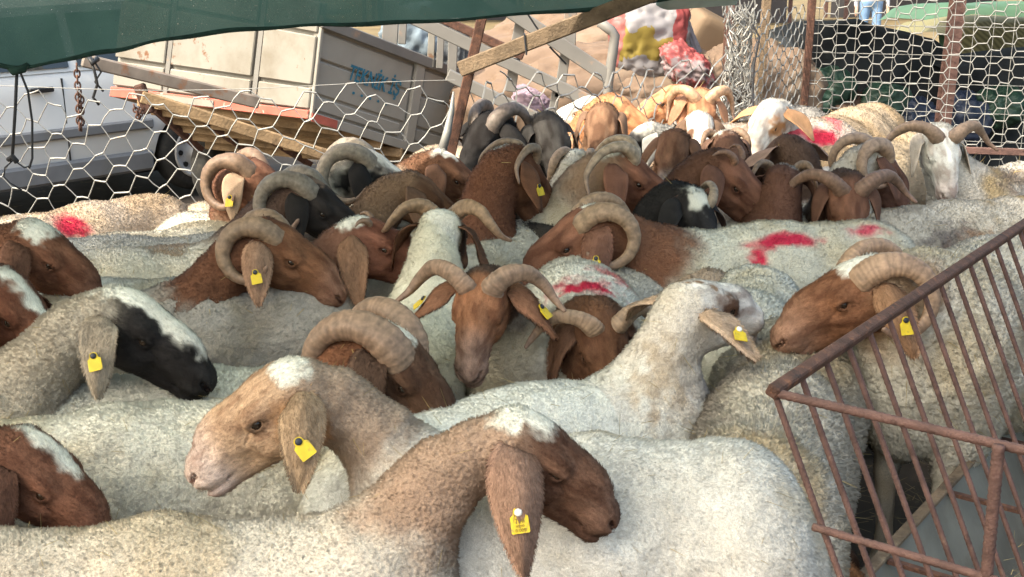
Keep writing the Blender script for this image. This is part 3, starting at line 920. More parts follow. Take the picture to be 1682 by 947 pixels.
M_DENIM = mat('denim', (.15, .25, .42), rough=.9, var=.15, vscale=20)
M_SHIRT = mat('shirt_cloth', (.30, .31, .36), rough=.9)
M_SKIN = mat('skin', (.42, .26, .19), rough=.6)

def cloth_material():
    m, t, b, out = new_mat('green_shade_cloth')
    tc = nd(t, 'TexCoord')
    n = nd(t, 'TexNoise'); n.inputs['Scale'].default_value = 240; n.inputs['Detail'].default_value = 2
    t.links.new(tc.outputs['Object'], n.inputs['Vector'])
    n2 = nd(t, 'TexNoise'); n2.inputs['Scale'].default_value = 6; n2.inputs['Detail'].default_value = 5
    t.links.new(tc.outputs['Object'], n2.inputs['Vector'])
    ramp = nd(t, 'Mix', data_type='RGBA'); ramp.inputs[6].default_value = (.026, .058, .050, 1); ramp.inputs[7].default_value = (.056, .104, .091, 1)
    t.links.new(n2.outputs['Fac'], ramp.inputs[0])
    df = nd(t, 'BsdfDiffuse'); tl = nd(t, 'BsdfTranslucent'); tr = nd(t, 'BsdfTransparent')
    a = nd(t, 'MixShader'); a.inputs[0].default_value = .45
    at2 = nd(t, 'Attribute', attribute_name='unseen_pale')
    sl = nd(t, 'Mix', data_type='RGBA'); sl.inputs[7].default_value = (.40, .47, .42, 1)      # out-of-view part, made paler so soft light reaches the flock
    t.links.new(at2.outputs['Fac'], sl.inputs[0]); t.links.new(ramp.outputs[2], sl.inputs[6]); ramp = sl
    fr_ = nd(t, 'MapRange'); fr_.inputs[3].default_value, fr_.inputs[4].default_value = .45, .72
    t.links.new(at2.outputs['Fac'], fr_.inputs[0]); t.links.new(fr_.outputs[0], a.inputs[0])
    t.links.new(ramp.outputs[2], df.inputs[0]); t.links.new(ramp.outputs[2], tl.inputs[0])
    t.links.new(df.outputs[0], a.inputs[1]); t.links.new(tl.outputs[0], a.inputs[2])
    mr = nd(t, 'MapRange'); mr.inputs[1].default_value, mr.inputs[2].default_value = .71, .77; mr.inputs[3].default_value, mr.inputs[4].default_value = .17, .8
    t.links.new(n.outputs['Fac'], mr.inputs[0])
    at_ = nd(t, 'Attribute', attribute_name='unseen_pale')          # visible strip stays dense; the unseen part is made to pass more light
    wv = nd(t, 'MapRange'); wv.inputs[3].default_value, wv.inputs[4].default_value = .025, .055
    t.links.new(at_.outputs['Fac'], wv.inputs[0]); t.links.new(wv.outputs[0], mr.inputs[3])
    c = nd(t, 'MixShader')
    t.links.new(mr.outputs[0], c.inputs[0]); t.links.new(a.outputs[0], c.inputs[1]); t.links.new(tr.outputs[0], c.inputs[2])
    bp = nd(t, 'Bump'); bp.inputs['Strength'].default_value = .6; bp.inputs['Distance'].default_value = .004
    t.links.new(n.outputs['Fac'], bp.inputs['Height'])
    t.links.new(bp.outputs[0], df.inputs['Normal'])
    t.links.new(c.outputs[0], out.inputs['Surface'])
    return m
M_CLOTH = cloth_material()
M_HEM = mat('dark_green_hem', (.012, .035, .028), rough=.9, var=.3, vscale=30)

# ------------------------------------------------------------------ ground
def ground():
    ys = np.concatenate([np.linspace(-6, 14, 70), np.linspace(15, 60, 20), np.array([90, 150, 300])])
    xs = np.concatenate([np.array([-300, -120, -60, -30]), np.linspace(-16, 16, 90), np.array([30, 60, 120, 300])])
    X, Y_ = np.meshgrid(xs, ys, indexing='ij')
    p = np.stack([X.ravel(), Y_.ravel(), np.zeros(X.size)], 1)
    z = (fbm(p, 1.1, 3, 4) - .5) * .10 - .03
    p[:, 2] = np.where(np.abs(p[:, 0]) < 18, z, -.03)
    n = len(ys)
    i, j = np.meshgrid(np.arange(len(xs) - 1), np.arange(n - 1), indexing='ij')
    a = (i * n + j).ravel()
    link('ground', mesh_np('ground', p, np.stack([a, a + n, a + n + 1, a + 1], 1)), M_GROUND, kind='structure')
    # the dry field that begins behind the vehicles
    xs = np.linspace(-60, 60, 60); ys = np.linspace(12.5, 120, 50)
    X, Y_ = np.meshgrid(xs, ys, indexing='ij')
    p = np.stack([X.ravel(), Y_.ravel() + 1.2 * np.sin(X.ravel() * .7), np.zeros(X.size)], 1)
    p[:, 2] = .035 + .05 * fbm(p, .5, 9, 3)
    n = len(ys)
    i, j = np.meshgrid(np.arange(len(xs) - 1), np.arange(n - 1), indexing='ij'); a = (i * n + j).ravel()
    link('dry_field', mesh_np('dry_field', p, np.stack([a, a + n, a + n + 1, a + 1], 1)), M_DRYGRASS, kind='structure')
ground()

# ------------------------------------------------------------------ shade canopy over the pen
def canopy():
    fr = [P(-900, 30, 3.9), P(-450, 50, 4.0), P(-120, 78, 4.1), P(28, 108, 4.2), P(120, 92, 4.28), P(200, 78, 4.36), P(300, 58, 4.45), P(430, 44, 4.58), P(560, 38, 4.7),
          P(700, 33, 4.83), P(900, 18, 5.0), P(1065, 2, 5.1), P(1180, -28, 5.12), P(1300, -70, 5.1), P(1420, -115, 5.1)]
    F = catmull([list(v) for v in fr], 120)
    tied = 119 * 3 / 13
    nv = 44
    V = []
    for i, f in enumerate(F):
        u = i / 119
        bk = np.array([-3.6 + 4.3 * u, .45, 3.05 + .06 * math.sin(u * 9)])
        for j in range(nv):
            if j < 44:
                v = j / 43
                p = f + (bk - f) * v
                p[2] = f[2] + (bk[2] - f[2]) * v ** .6 + .02 * math.sin(u * 40 + v * 9) * v * (1 - v) * 4
                cx = abs(i - tied)                     # folds running from the tied corner
                p[2] += .03 * math.exp(-(v * 9)) * math.sin(cx * .9) * v * 9
            V.append(p)
    i, j = np.meshgrid(np.arange(119), np.arange(nv - 1), indexing='ij'); a = (i * nv + j).ravel()
    root = link('shade_canopy', mesh_np('shade_canopy', np.array(V), np.stack([a, a + 1, a + nv + 1, a + nv], 1)), M_CLOTH,
                label='green woven shade cloth hanging low over the front of the flock', cat='canopy')
    w_ = np.clip((np.tile(np.arange(nv), 120) / (nv - 1) - .26) / .02, 0, 1)  # behind the front strip: unseen cloth, made paler to pass light
    root.data.attributes.new('unseen_pale', 'FLOAT', 'POINT').data.foreach_set('value', w_.astype(np.float32))
    hm = MB()
    Fh = [Vector(f) + Vector((0, 0, -.004 + .003 * math.sin(k * .7))) for k, f in enumerate(F)]
    hm.tube(Fh, [.008 + .002 * math.sin(k * .37) for k in range(120)], 7)
    hm.build('hem', M_HEM, root, smooth=True)
    kn = MB()
    c = Vector(P(28, 110, 4.2))
    kn.tube([c + Vector((-.035, 0, .005)), c + Vector((-.01, -.01, -.012)), c + Vector((.02, 0, -.006)), c + Vector((.035, .01, .012))], [.008, .016, .014, .006], 8)
    kn.build('corner_knot', M_HEM, root, smooth=True)
canopy()
def teal_tarp():
    V = []
    for i in range(24):
        u = i / 23
        for j in range(10):
            v = j / 9
            p = P(1078 + 130 * u, 14 - 10 * u - (1 - math.sin(min(1, u * 6) * 1.57)) * 10, 5.6 + u * .2) + Vector((.05 * v, -.9 * v, .02 + .30 * v ** .7 - .02))
            V.append(p)
    i, j = np.meshgrid(np.arange(23), np.arange(9), indexing='ij'); a = (i * 10 + j).ravel()
    m = mat('teal_tarp', (.13, .25, .28), rough=.6, var=.2, vscale=8)
    o = link('tarp', mesh_np('tarp', np.array(V), np.stack([a, a + 1, a + 11, a + 10], 1)), m,
         label='small blue green tarp corner hanging above the printed sack', cat='tarp')
    sm = o.modifiers.new('thickness', 'SOLIDIFY'); sm.thickness = .012
teal_tarp()

def cords():
    a = Vector(P(28, 112, 4.2))
    m = MB(); m.tube([a, P(25, 180, 4.22), P(20, 262, 4.25)], .006, 6); m.tube([P(14, 262, 4.25), P(20, 256, 4.24), P(28, 266, 4.25)], .010, 6)
    m.tube([P(22, 262, 4.25), P(8, 275, 4.25), P(6, 290, 4.25), P(16, 300, 4.25), P(36, 312, 4.25)], .003, 5)
    m.tube([P(22, 262, 4.25), P(40, 275, 4.25), P(50, 272, 4.25)], .003, 5)
    m.build('hanging_cord', M_ROPE, None, org=a, smooth=True, label='thick dark cord hanging from the knotted canopy corner', cat='cord')
    b = Vector(P(31, 112, 4.2)); m = MB()
    m.tube([b, P(46, 150, 4.22), P(53, 200, 4.24), P(53, 260, 4.25), P(48, 276, 4.25)], .004, 6)
    m.build('hanging_cord', M_ROPE, None, org=b, smooth=True, label='thin bowed cord dangling right of the thick cord under the canopy corner', cat='cord')
cords()

# ------------------------------------------------------------------ pole and plank carrying the canopy
def pole_plank():
    a, b = P(794, 18, 5.28), P(738, 262, 5.32)
    foot = b + (b - a).normalized() * ((b.z) / max(1e-3, (a - b).normalized().z))
    m = MB(); m.bar(foot, a, .044, .044, up=(0, -1, 0))
    m.build('canopy_pole', M_RUST, None, org=foot, bevel=.004, label='leaning dark rusty steel pole holding up the canopy edge', cat='pole')
    a, b = P(757, 113, 5.22), P(1075, -12, 5.0)
    m = MB(); m.bar(a, b, .06, .066, up=(0, 0, 1))
    o = m.build('canopy_plank', M_WOOD, None, org=a, bevel=.005, label='slanting weathered wooden plank lashed to the dark pole', cat='plank')
    d = (b - a).normalized(); n = Vector((0, -.043, 0))
    m = MB()
    c = a + d * .30
    m.tube([c + Vector((0, -.036, .04)), c + Vector((.008, -.037, -.04)), c + Vector((.01, .036, -.04)), c + Vector((0, .036, .04))], .004, 5, closed=True)
    m.build('cord_lashing', M_ROPE, o, org=a)
    m = MB(); m.tube([P(865, 20, 5.1), P(888, 55, 5.12)], .004, 5); m.tube([P(903, 77, 5.12), P(930, 105, 5.16)], .004, 5)
    m.build('hanging_cord', M_ROPE, None, org=P(888, 55, 5.12), label='short dark cord running down behind the slanting plank', cat='cord')
pole_plank()

# ------------------------------------------------------------------ hexagonal wire fences
def hex_net(mb, O, U, Wv, nu, nv, a, b, hh, r1, r2, lim, seed=0, sag=.012, bulge=None):
    """lattice c = i*a + j*b in the plane (U right, Wv up): a short twisted wire at each node and two slanting wires to its neighbours"""
    rng = random.Random(seed)
    def pt(x, y):
        p = O + U * x + Wv * y
        return p + (bulge(x, y) if bulge else Vector((0, 0, 0)))
    J = {}
    def jit(i, j, e):
        k = (i, j, e)
        if k not in J: J[k] = (rng.uniform(-1, 1) * sag, rng.uniform(-1, 1) * sag)
        return J[k]
    for i in range(-nu, nu):
        for j in range(-nv, nv):
            cx, cy = i * a[0] + j * b[0], i * a[1] + j * b[1]
            L = lambda ii, jj, e: (ii * a[0] + jj * b[0] + e * hh + jit(ii, jj, e)[0], ii * a[1] + jj * b[1] + jit(ii, jj, e)[1])
            for (p, q, r) in ((L(i, j, -1), L(i, j, 1), r1), (L(i, j, 1), L(i + 1, j, -1), r2), (L(i, j, 1), L(i, j + 1, -1), r2 * .8)):
                if all(lim[0] <= t[0] <= lim[1] and lim[2] <= t[1] <= lim[3] for t in (p, q)):
                    mb.tube([pt(*p), pt((p[0] + q[0]) / 2 + rng.uniform(-.3, .3) * sag, (p[1] + q[1]) / 2 + rng.uniform(-.3, .3) * sag), pt(*q)], r, 4, cap=False)

def fences():
    # left fence, in front of the car and the trailer
    A, B = Vector((-3.5, 5.55, 0)), Vector((-.26, 5.72, 0))
    root = empty('wire_fence', (A + B) / 2, label='low slack hexagonal wire fence before the white car and the trailer', cat='fence')
    U = (B - A).normalized()
    mb = MB()
    hex_net(mb, A + Vector((0, 0, .05)), U, Vector((0, 0, 1)), 60, 60, (.099, .077), (.097, -.050), .027, .0042, .0030, (0, (B - A).length + .02, 0, 1.15), 3, .012,
            bulge=lambda x, y: Vector((0, .05 * math.sin(x * 2.1) * math.sin(y * 2.2), .015 * math.sin(x * 2.7))))
    mb.build('wire_net', M_WIRE, root, kind='stuff')
    mb = MB(); mb.tube([A + U * t + Vector((0, .0, 1.20 + .02 * math.sin(t * 2.4))) for t in np.linspace(0, 3.24, 16)], .0018, 5)
    mb.build('top_wire', M_WIRE, root)
    mb = MB(); mb.tube([P(722, 262, 5.2), P(735, 215, 5.22), P(742, 180, 5.25), P(745, 150, 5.25)], [.022, .018, .012, .004], 7)
    mb.build('wire_bundle', M_WIRE, root, smooth=True)
    # middle fence running back to the roll of netting
    A, B = Vector((-.22, 5.36, 0)), Vector(P(1213, 100, 6.9)); B.z = 0
    root = empty('wire_fence', (A + B) / 2, label='crumpled wire fence running from the dark pole back to the netting roll', cat='fence')
    U = (B - A).normalized()
    mb = MB()
    hex_net(mb, A + Vector((0, 0, .4)), U, Vector((0, 0, 1)), 40, 40, (.086, .058), (.086, -.058), .022, .0055, .0042, (0, (B - A).length, 0, .86), 7, .018,
            bulge=lambda x, y: Vector((.03 * math.sin(x * 6 + y * 3), .04 * math.sin(x * 4.2) * math.sin(y * 3), .03 * math.sin(x * 3.1))))
    mb.build('wire_net', M_WIRE, root, kind='stuff')
    # roll of netting
    rng = random.Random(4)
    c = Vector(P(1213, 100, 6.9))
    root = empty('netting_roll', (c.x, c.y, 0), label='bright crumpled roll of wire netting standing beside the printed sack', cat='netting')
    mb = MB()
    zt, zb = P(1213, 20, 6.9).z, .45
    for k in range(620):
        z = zb + (zt - zb) * rng.random(); R = (.105 + .03 * math.sin(z * 9)) * math.sqrt(rng.uniform(.25, 1)) * (1.12 - .25 * (z - zb) / (zt - zb)); an = rng.uniform(0, 6.283)
        p = Vector((c.x + R * math.cos(an), c.y + R * math.sin(an), z)); w = rng.uniform(.02, .05); s_ = rng.choice((-1, 1))
        q = Vector((c.x + R * math.cos(an + .45 * s_), c.y + R * math.sin(an + .45 * s_), z + rng.uniform(.015, .05)))
        q2 = Vector((q.x + rng.uniform(-.02, .02), q.y, q.z + w))
        mb.tube([p, q, q2], .0040, 4, cap=False)
    mb.build('wire_coils', M_WIRE, root, kind='stuff')
    mb = MB(); mb.tube([P(1236, 40, 6.75), P(1247, 60, 6.75), P(1238, 110, 6.75), P(1236, 160, 6.75), P(1240, 200, 6.7)], .006, 5)
    mb.build('hanging_cord', M_ROPE, None, org=P(1236, 40, 6.75), label='dark cord looped down the front of the netting roll', cat='cord')
    # oblique fence between the roll and the first right-hand post, then the long right fence
    A, B = Vector(P(1236, 100, 6.9)), Vector(P(1318, 100, 7.6)); A.z = B.z = 0
    B2 = Vector((B.x, B.y, 0)); C = Vector(P(1760, 100, 7.2)); C.z = 0
    root = empty('wire_fence', (B2 + C) / 2, label='tall hexagonal wire fence on red posts in front of the dark stall', cat='fence')
    mb = MB(); U = (B - A).normalized()
    hex_net(mb, A + Vector((0, 0, .5)), U, Vector((0, 0, 1)), 40, 40, (.070, .042), (.070, -.042), .018, .0050, .0036, (0, (B - A).length, 0, .98), 9, .006)
    mb.build('wire_net', M_WIRE, root, kind='stuff')
    mb = MB(); U = (C - B2).normalized()
    hex_net(mb, B2 + Vector((0, 0, .42)), U, Vector((0, 0, 1)), 40, 40, (.0735, .0385), (.0735, -.0375), .026, .0040, .0029, (0, (C - B2).length, 0, 1.22), 11, .005,
            bulge=lambda x, y: Vector((0, .02 * math.sin(x * 3), .012 * math.sin(x * 3.3))))
    mb.build('wire_net', M_WIRE, root, kind='stuff')
    mb = MB()
    for k in range(16):
        x = .09 + k * .112
        p = B2 + U * x + Vector((0, .03, .42)); mb.tube([p, p + Vector((0, 0, 1.25))], .0022, 4, cap=False)
    for k in range(7):
        z = .5 + k * .17
        mb.tube([B2 + Vector((0, .03, z)), B2 + U * (C - B2).length + Vector((0, .03, z))], .0022, 4, cap=False)
    mb.build('thin_wire_grid', M_WIRE, root, kind='stuff')
    mb = MB(); mb.tube([B2 + Vector((0, 0, 1.63)), B2 + U * .9 + Vector((0, 0, 1.62)), C + Vector((0, 0, 1.6))], .004, 5)
    mb.build('top_wire', M_WIRE, root)
    b0 = Vector(P(1317, 172, 7.6)); b0.z = 0
    mb = MB(); mb.bar(b0, b0 + Vector((.03, 0, 1.85)), .04, .04, up=(0, -1, 0)); mb.build('post', M_RUST, root, bevel=.004)
    b0 = Vector(P(1546, 205, 7.5)); b0.z = 0; t0 = b0 + Vector((.05, 0, 1.9))
    mb = MB(); mb.bar(b0, t0, .078, .008, up=(0, -1, 0)); mb.bar(b0 + Vector((0, .035, 0)), t0 + Vector((0, .035, 0)), .010, .062, up=(0, -1, 0)); mb.bar(b0 + Vector((0, .07, 0)), t0 + Vector((0, .07, 0)), .078, .008, up=(0, -1, 0))
    mb.build('post', M_RUSTRED, root)
    mb = MB(); mb.bar(P(1325, 238, 7.5), P(1760, 252, 7.2), .035, .04); mb.build('bottom_rail', M_RUSTRED, root, bevel=.003)
    b0 = Vector(P(1195, 40, 7.4)); b0.z = 0
    mb = MB(); mb.bar(b0, b0 + Vector((.02, 0, 1.8)), .035, .035, up=(0, -1, 0)); mb.build('fence_post', M_RUSTRED, None, org=b0, label='thin red post standing just left of the netting roll', cat='post')
    b0 = Vector(P(1243, 40, 7.2)); b0.z = 0
    mb = MB(); mb.bar(b0, b0 + Vector((.06, 0, 1.8)), .05, .045, up=(0, -1, 0)); mb.build('fence_post', M_WOOD, None, org=b0, bevel=.004, label='wooden post rising out of the top of the netting roll', cat='post')
fences()

# ------------------------------------------------------------------ white car, far left
def car():
    A, B = Vector((-3.42, 8.1, 0)), Vector((-2.5, 9.1, 0))
    U = (B - A).normalized(); N = Vector((U.y, -U.x, 0))            # U towards the tail, N out of the near side
    O = A + U * 1.50                                               # centre of the rear wheel on the near side
    O.z = 0
    W = -N
    root = empty('parked_car', O + W * .8 - U * 1.25, label='white car with grey sill and side moulding parked behind the left fence', cat='car')
    R = .30
    def at(x, y, z): return O + U * x + W * y + Vector((0, 0, z))  # x towards the tail from the rear axle, y inwards from the near side
    sec = [(.05, .24), (.012, .33), (0, .50), (-.012, .56), (0, .62), (.004, .80), (.02, .93), (.05, .985)]   # near side section (inset, z)
    xs = sorted(set([-3.35, -3.1, -2.95, -2.7, -2.5, -2.3, -2.1, -1.9, -1.5, -1.0, -.6, -.34] + [R * 1.16 * math.sin(t) for t in np.linspace(-1.57, 1.57, 13)] + [.42, .55, .66]))
    mb = MB()
    wdt = 1.6
    def arch(x):
        best = 0
        for xc in (0, -2.5):
            d = abs(x - xc)
            if d < R * 1.16: best = max(best, R + math.sqrt((R * 1.16) ** 2 - d * d) - .02)
        return best
    rows = []
    for x in xs:
        top = .985 if x > -2.2 else .985 - .16 * min(1, (-2.2 - x) / 1.0)
        bl = []
        for (i, z) in sec:
            zz = max(z, arch(x)); zz = min(zz, top)
            e = .10 * max(0, (x - .45) / .25) ** 2 + .08 * max(0, (-3.0 - x) / .35) ** 2
            bl.append((i + e, zz))
        far = [(wdt - i, z) for (i, z) in reversed(bl)]
        rows.append([at(x, i, z) for i, z in bl + far])
    n = len(rows[0]); V = [p for r in rows for p in r]
    F = [(k * n + j, k * n + j + 1, (k + 1) * n + j + 1, (k + 1) * n + j) for k in range(len(xs) - 1) for j in range(n - 1)]
    F += [tuple(range(n - 1, -1, -1)), tuple(range((len(xs) - 1) * n, len(xs) * n))]
    mb.add(V, F)
    body = mb.build('body', M_CAR, root, smooth=True)
    body.data.set_sharp_from_angle(angle=.5) if hasattr(body.data, 'set_sharp_from_angle') else None
    mb = MB()                                                      # cabin
    prof = [(-2.25, .97), (-1.55, 1.40), (-.1, 1.43), (.55, .97)]
    V = [at(x, .03 if z < 1.2 else .17, z) for x, z in prof] + [at(x, wdt - (.03 if z < 1.2 else .17), z) for x, z in prof]
    mb.add(V, [(0, 1, 2, 3), (7, 6, 5, 4), (0, 4, 5, 1), (1, 5, 6, 2), (2, 6, 7, 3)])
    mb.build('cabin', M_CAR, root)
    for q in ([(-2.0, 1.0), (-1.5, 1.34), (-.95, 1.36), (-.95, 1.0)], [(-.88, 1.0), (-.88, 1.36), (-.15, 1.37), (.35, 1.0)]):
        mb = MB(); V = [at(x, (.03 if z < 1.2 else .15) - .006, z) for x, z in q]
        mb.add(V + [v + W * .01 for v in V], [(0, 1, 2, 3), (7, 6, 5, 4), (0, 4, 5, 1), (1, 5, 6, 2), (2, 6, 7, 3), (3, 7, 4, 0)]); mb.build('window', M_GLASS, root)
    mb = MB(); mb.bar(at(-2.14, -.012, .555), at(-.36, -.012, .555), .05, .075); mb.build('side_moulding', M_CARGREY, root, bevel=.012)
    mb = MB(); mb.bar(at(-2.14, .005, .285), at(-.37, .005, .285), .06, .15); mb.build('sill', M_CARGREY, root, bevel=.02)
    for x in (-1.02, -2.02):
        mb = MB(); mb.bar(at(x, .004, .34), at(x, .016, .93), .008, .02, up=N); mb.build('door_gap', M_BLACK, root)
    d = (-1.02 - .36) 
    hx = (Vector(P(60, 122, 8.35)) - O).dot(U)
    mb = MB(); mb.bar(at(hx - .09, -.014, .865), at(hx + .09, -.014, .865), .03, .035); h = mb.build('door_handle', M_BLACK, root, bevel=.008)
    mb = MB(); mb.bar(at(.66, .2, .42), at(.66, 1.4, .42), .12, .22); mb.build('bumper', M_CARGREY, root, bevel=.03)
    mb = MB(); mb.bar(at(.60, .05, .60), at(.60, .05, .80), .05, .12, up=U); mb.build('tail_lamp', mat('lamp_red', (.45, .03, .02), rough=.2), root, bevel=.01)
    mb = MB(); mb.bar(at(.40, .38, .40), at(-.40, .38, .40), .3, .5); mb.build('wheel_well', M_BLACK, root)
    for xc in (0, -2.5):
        for yy in (.07, wdt - .07):
            s_ = -1 if yy < 1 else 1
            mb = MB(); pr = [(-.085, .20), (-.09, .25), (-.075, .288), (-.03, .30), (.03, .30), (.075, .288), (.09, .25), (.085, .20)]
            c = at(xc, yy, .30); V = []; nn = 28
            for k in range(nn):
                an = 2 * math.pi * k / nn; rad = U * math.cos(an) + Vector((0, 0, 1)) * math.sin(an)
                V += [c + W * a * 1 + rad * r for a, r in pr]
            m_ = len(pr)
            F = [(k * m_ + j, k * m_ + j + 1, ((k + 1) % nn) * m_ + j + 1, ((k + 1) % nn) * m_ + j) for k in range(nn) for j in range(m_ - 1)]
            mb.add(V, F)
            wo = mb.build('wheel', M_TYRE, root, org=None, smooth=True)
            rp = [(-.02, 0.0), (-.02, .055), (.012, .07), (.025, .13), (.0, .165), (-.03, .19), (.01, .205)]
            V = []
            for k in range(nn):
                an = 2 * math.pi * k / nn; rad = U * math.cos(an) + Vector((0, 0, 1)) * math.sin(an)
                V += [c + W * s_ * (.07 - a) + rad * (r + .002) for a, r in rp]
            m_ = len(rp); F = [(k * m_ + j, k * m_ + j + 1, ((k + 1) % nn) * m_ + j + 1, ((k + 1) % nn) * m_ + j) for k in range(nn) for j in range(m_ - 1)]
            r2 = MB(); r2.add(V, F); ro = r2.build('rim', M_RIM, wo, org=Vector(root.location), smooth=True)
            for k in range(8):
                an = 2 * math.pi * k / 8; rad = U * math.cos(an) + Vector((0, 0, 1)) * math.sin(an)
                p = c + W * s_ * .055 + rad * .128
                r3 = MB(); r3.tube([p - W * s_ * .01, p + W * s_ * .006], .020, 8)
                r3.build('rim_hole', M_BLACK, wo, org=Vector(root.location))
car()

# ------------------------------------------------------------------ tipped trailer with lettering
def trailer():
    An, At = P(508, 195, 7.4), P(530, -6, 7.4)                      # near corner, bottom and top
    Lb, Lt = P(183, 158, 8.2), P(205, -40, 8.2)                     # far end of the sunlit front panel
    Rb, Rt = P(742, 266, 8.25), P(768, 118, 8.25)                   # far end of the shaded side
    At = P(527, 25, 7.4)
    root = empty('trailer', (An + Rb) / 2 * 1, label='tipped cream steel trailer with blue lettering on its shaded side', cat='trailer')
    root.location.z = 0
    def panel(A, B, C, D, out):
        """A bottom near, B top near, C bottom far, D top far -> point at (u along, v up, o outwards)"""
        n = (C - A).cross(B - A).normalized()
        if n.dot(out) < 0: n = -n
        return (lambda u, v, o=0: A + (C - A) * u + (B - A) * v * (1 - u) + (D - C) * v * u + n * o), n
    f, nf = panel(An, At, Lb, Lt, Vector((-1, -1, 0)))
    g, ng = panel(An, At, Rb, Rt, Vector((1, -1, 0)))
    def slab(mb, q, u0, u1, v0, v1, o0, o1):
        mb.hexa([q(u0, v0, o0), q(u1, v0, o0), q(u1, v1, o0), q(u0, v1, o0), q(u0, v0, o1), q(u1, v0, o1), q(u1, v1, o1), q(u0, v1, o1)])
    # front, four panels between ribs
    cuts = [(0.0, .255), (.285, .70), (.725, 1.0)]
    for a, b in cuts:
        mb = MB(); slab(mb, f, a + .004, b - .004, .10, .30, -.02, .012); mb.build('panel', M_TRAILER, root, bevel=.006)
        mb = MB(); slab(mb, f, a + .004, b - .004, .335, .80, -.02, .016); mb.build('panel', M_TRAILER, root, bevel=.006)
        mb = MB(); slab(mb, f, a + .004, b - .004, .835, 1.12, -.02, .012); mb.build('panel', M_TRAILER, root, bevel=.006)
    mb = MB(); slab(mb, f, 0, 1, .08, 1.12, -.05, -.022); mb.build('backing_sheet', M_TRAILERGREY, root)
    for u in (.257, .702):
        mb = MB(); slab(mb, f, u, u + .022, .0, 1.12, -.02, .006); mb.build('rib', M_RAIL, root)
    mb = MB(); slab(mb, f, .0, 1.0, .0, .085, -.02, .020); mb.build('lower_rail', M_REDPAINT, root, bevel=.004)
    mb = MB(); slab(mb, f, .45, .78, .012, .07, .022, .026); mb.build('rail_stripe', M_TRAILER, root)
    # side: sheets recessed between posts, top and bottom rails
    mb = MB(); slab(mb, g, 0, 1, 0, 1, -.05, -.02); mb.build('side_sheet', M_TRAILERGREY, root)
    for (a, b) in ((0.02, .62), (.70, .99)):
        mb = MB(); slab(mb, g, a, b, .60, .86, -.02, .0); mb.build('panel', M_TRAILERGREY, root, bevel=.008)
        mb = MB(); slab(mb, g, a, b, .26, .58, -.02, -.004); mb.build('panel', M_TRAILERGREY, root, bevel=.008)
        mb = MB(); slab(mb, g, a, b - .03, .10, .235, -.02, .0); mb.build('panel', M_TRAILERGREY, root, bevel=.008)
    for (a, b) in ((.0, .018), (.63, .69)):
        mb = MB(); slab(mb, g, a, b, .0, .9, -.02, .018); mb.build('side_post', M_TRAILERGREY, root, bevel=.004)
    mb = MB(); slab(mb, g, -.005, 1.02, .89, 1.0, -.045, .035); mb.build('top_rail', M_RAIL, root, bevel=.006)
    mb = MB(); slab(mb, g, -.005, 1.0, -.02, .075, -.03, .02); mb.build('lower_rail', M_TRAILERGREY, root, bevel=.004)
    mb = MB(); slab(mb, g, 0.0, .16, -.015, .07, .022, .026); mb.build('rail_stripe', M_REDPAINT, root)
    # lettering
    xv = (Rb - An).normalized(); yv = (At - An) - xv * (At - An).dot(xv); yv.normalize()
    p = g(.37, .50, .006)
    t = text_obj('lettering', 'TEKN\u0130K \u0130\u015e', .132, .001, M_TEAL, p - Vector(root.location), xv, yv, ng, bold=.0022, wide=.66); t.parent = root
    for k in range(5):
        dm = MB(); dm.tube([g(.25 + .055 * k, .385, .003), g(.25 + .055 * k, .385, .008)], .0085, 10); dm.build('painted_dot', M_TEAL, root)
    # floor and bearers under the box, seen from below the tipped front edge
    mb = MB(); mb.hexa([An, Lb, Lb + (Rb - An), Rb, An + Vector((0, 0, .04)), Lb + Vector((0, 0, .04)), Lb + (Rb - An) + Vector((0, 0, .04)), Rb + Vector((0, 0, .04))]); mb.build('floor_sheet', M_PLANKWOOD, root)
    for k in range(6):
        a = P(228 + 22 * k, 166 + 14 * k, 7.95 + .05 * k); b = P(560 + 34 * k, 214 + 12 * k, 7.62 + .10 * k)
        mb = MB(); mb.bar(a, b, .05, .062); mb.build('bearer', M_PLANKWOOD, root, bevel=.005)
    for k in range(5):
        a = P(255 + 70 * k, 180 + 10 * k, 7.95); b = P(330 + 90 * k, 246 + 12 * k, 8.2)
        mb = MB(); mb.bar(a, b, .05, .04); mb.build('cross_member', M_RUST, root)
    mb = MB(); mb.bar(P(135, 98, 6.9), P(425, 168, 7.3), .06, .075); mb.build('drawbar', mat('old_grey_steel', (.20, .165, .14), rough=.7, var=.3, vscale=9, spots=[((.22, .10, .05), 10, .55, .12)]), root, bevel=.008)
    mb = MB(); mb.bar(P(228, 138, 7.02), P(246, 186, 7.02), .07, .06); mb.build('hinge_plate', M_RUST, root, bevel=.01)
    mb = MB(); mb.bar(P(232, 158, 7.0), P(560, 262, 7.35), .05, .07); mb.build('bearer', M_PLANKWOOD, root, bevel=.006)
    # axle and a jockey leg hold it up
    c = (An + Rb) / 2 + (Lb - An) * .5
    for s_ in (0.15, .85):
        cc = An + (Lb - An) * s_ + (Rb - An) * .55
        w = MB(); ax = (Lb - An); ax.z = 0; ax.normalize(); up = Vector((0, 0, 1)); q = ax.cross(up)
        V = []; pr = [(-.09, .17), (-.09, .28), (-.05, .31), (.05, .31), (.09, .28), (.09, .17)]; n = 20
        ctr = Vector((cc.x, cc.y, .31))
        for k in range(n):
            an = 2 * math.pi * k / n; rad = q * math.cos(an) + up * math.sin(an); V += [ctr + ax * a + rad * r for a, r in pr]
        m_ = len(pr); w.add(V, [(k * m_ + j, k * m_ + j + 1, ((k + 1) % n) * m_ + j + 1, ((k + 1) % n) * m_ + j) for k in range(n) for j in range(m_ - 1)])
        wo = w.build('wheel', M_TYRE, root, smooth=True)
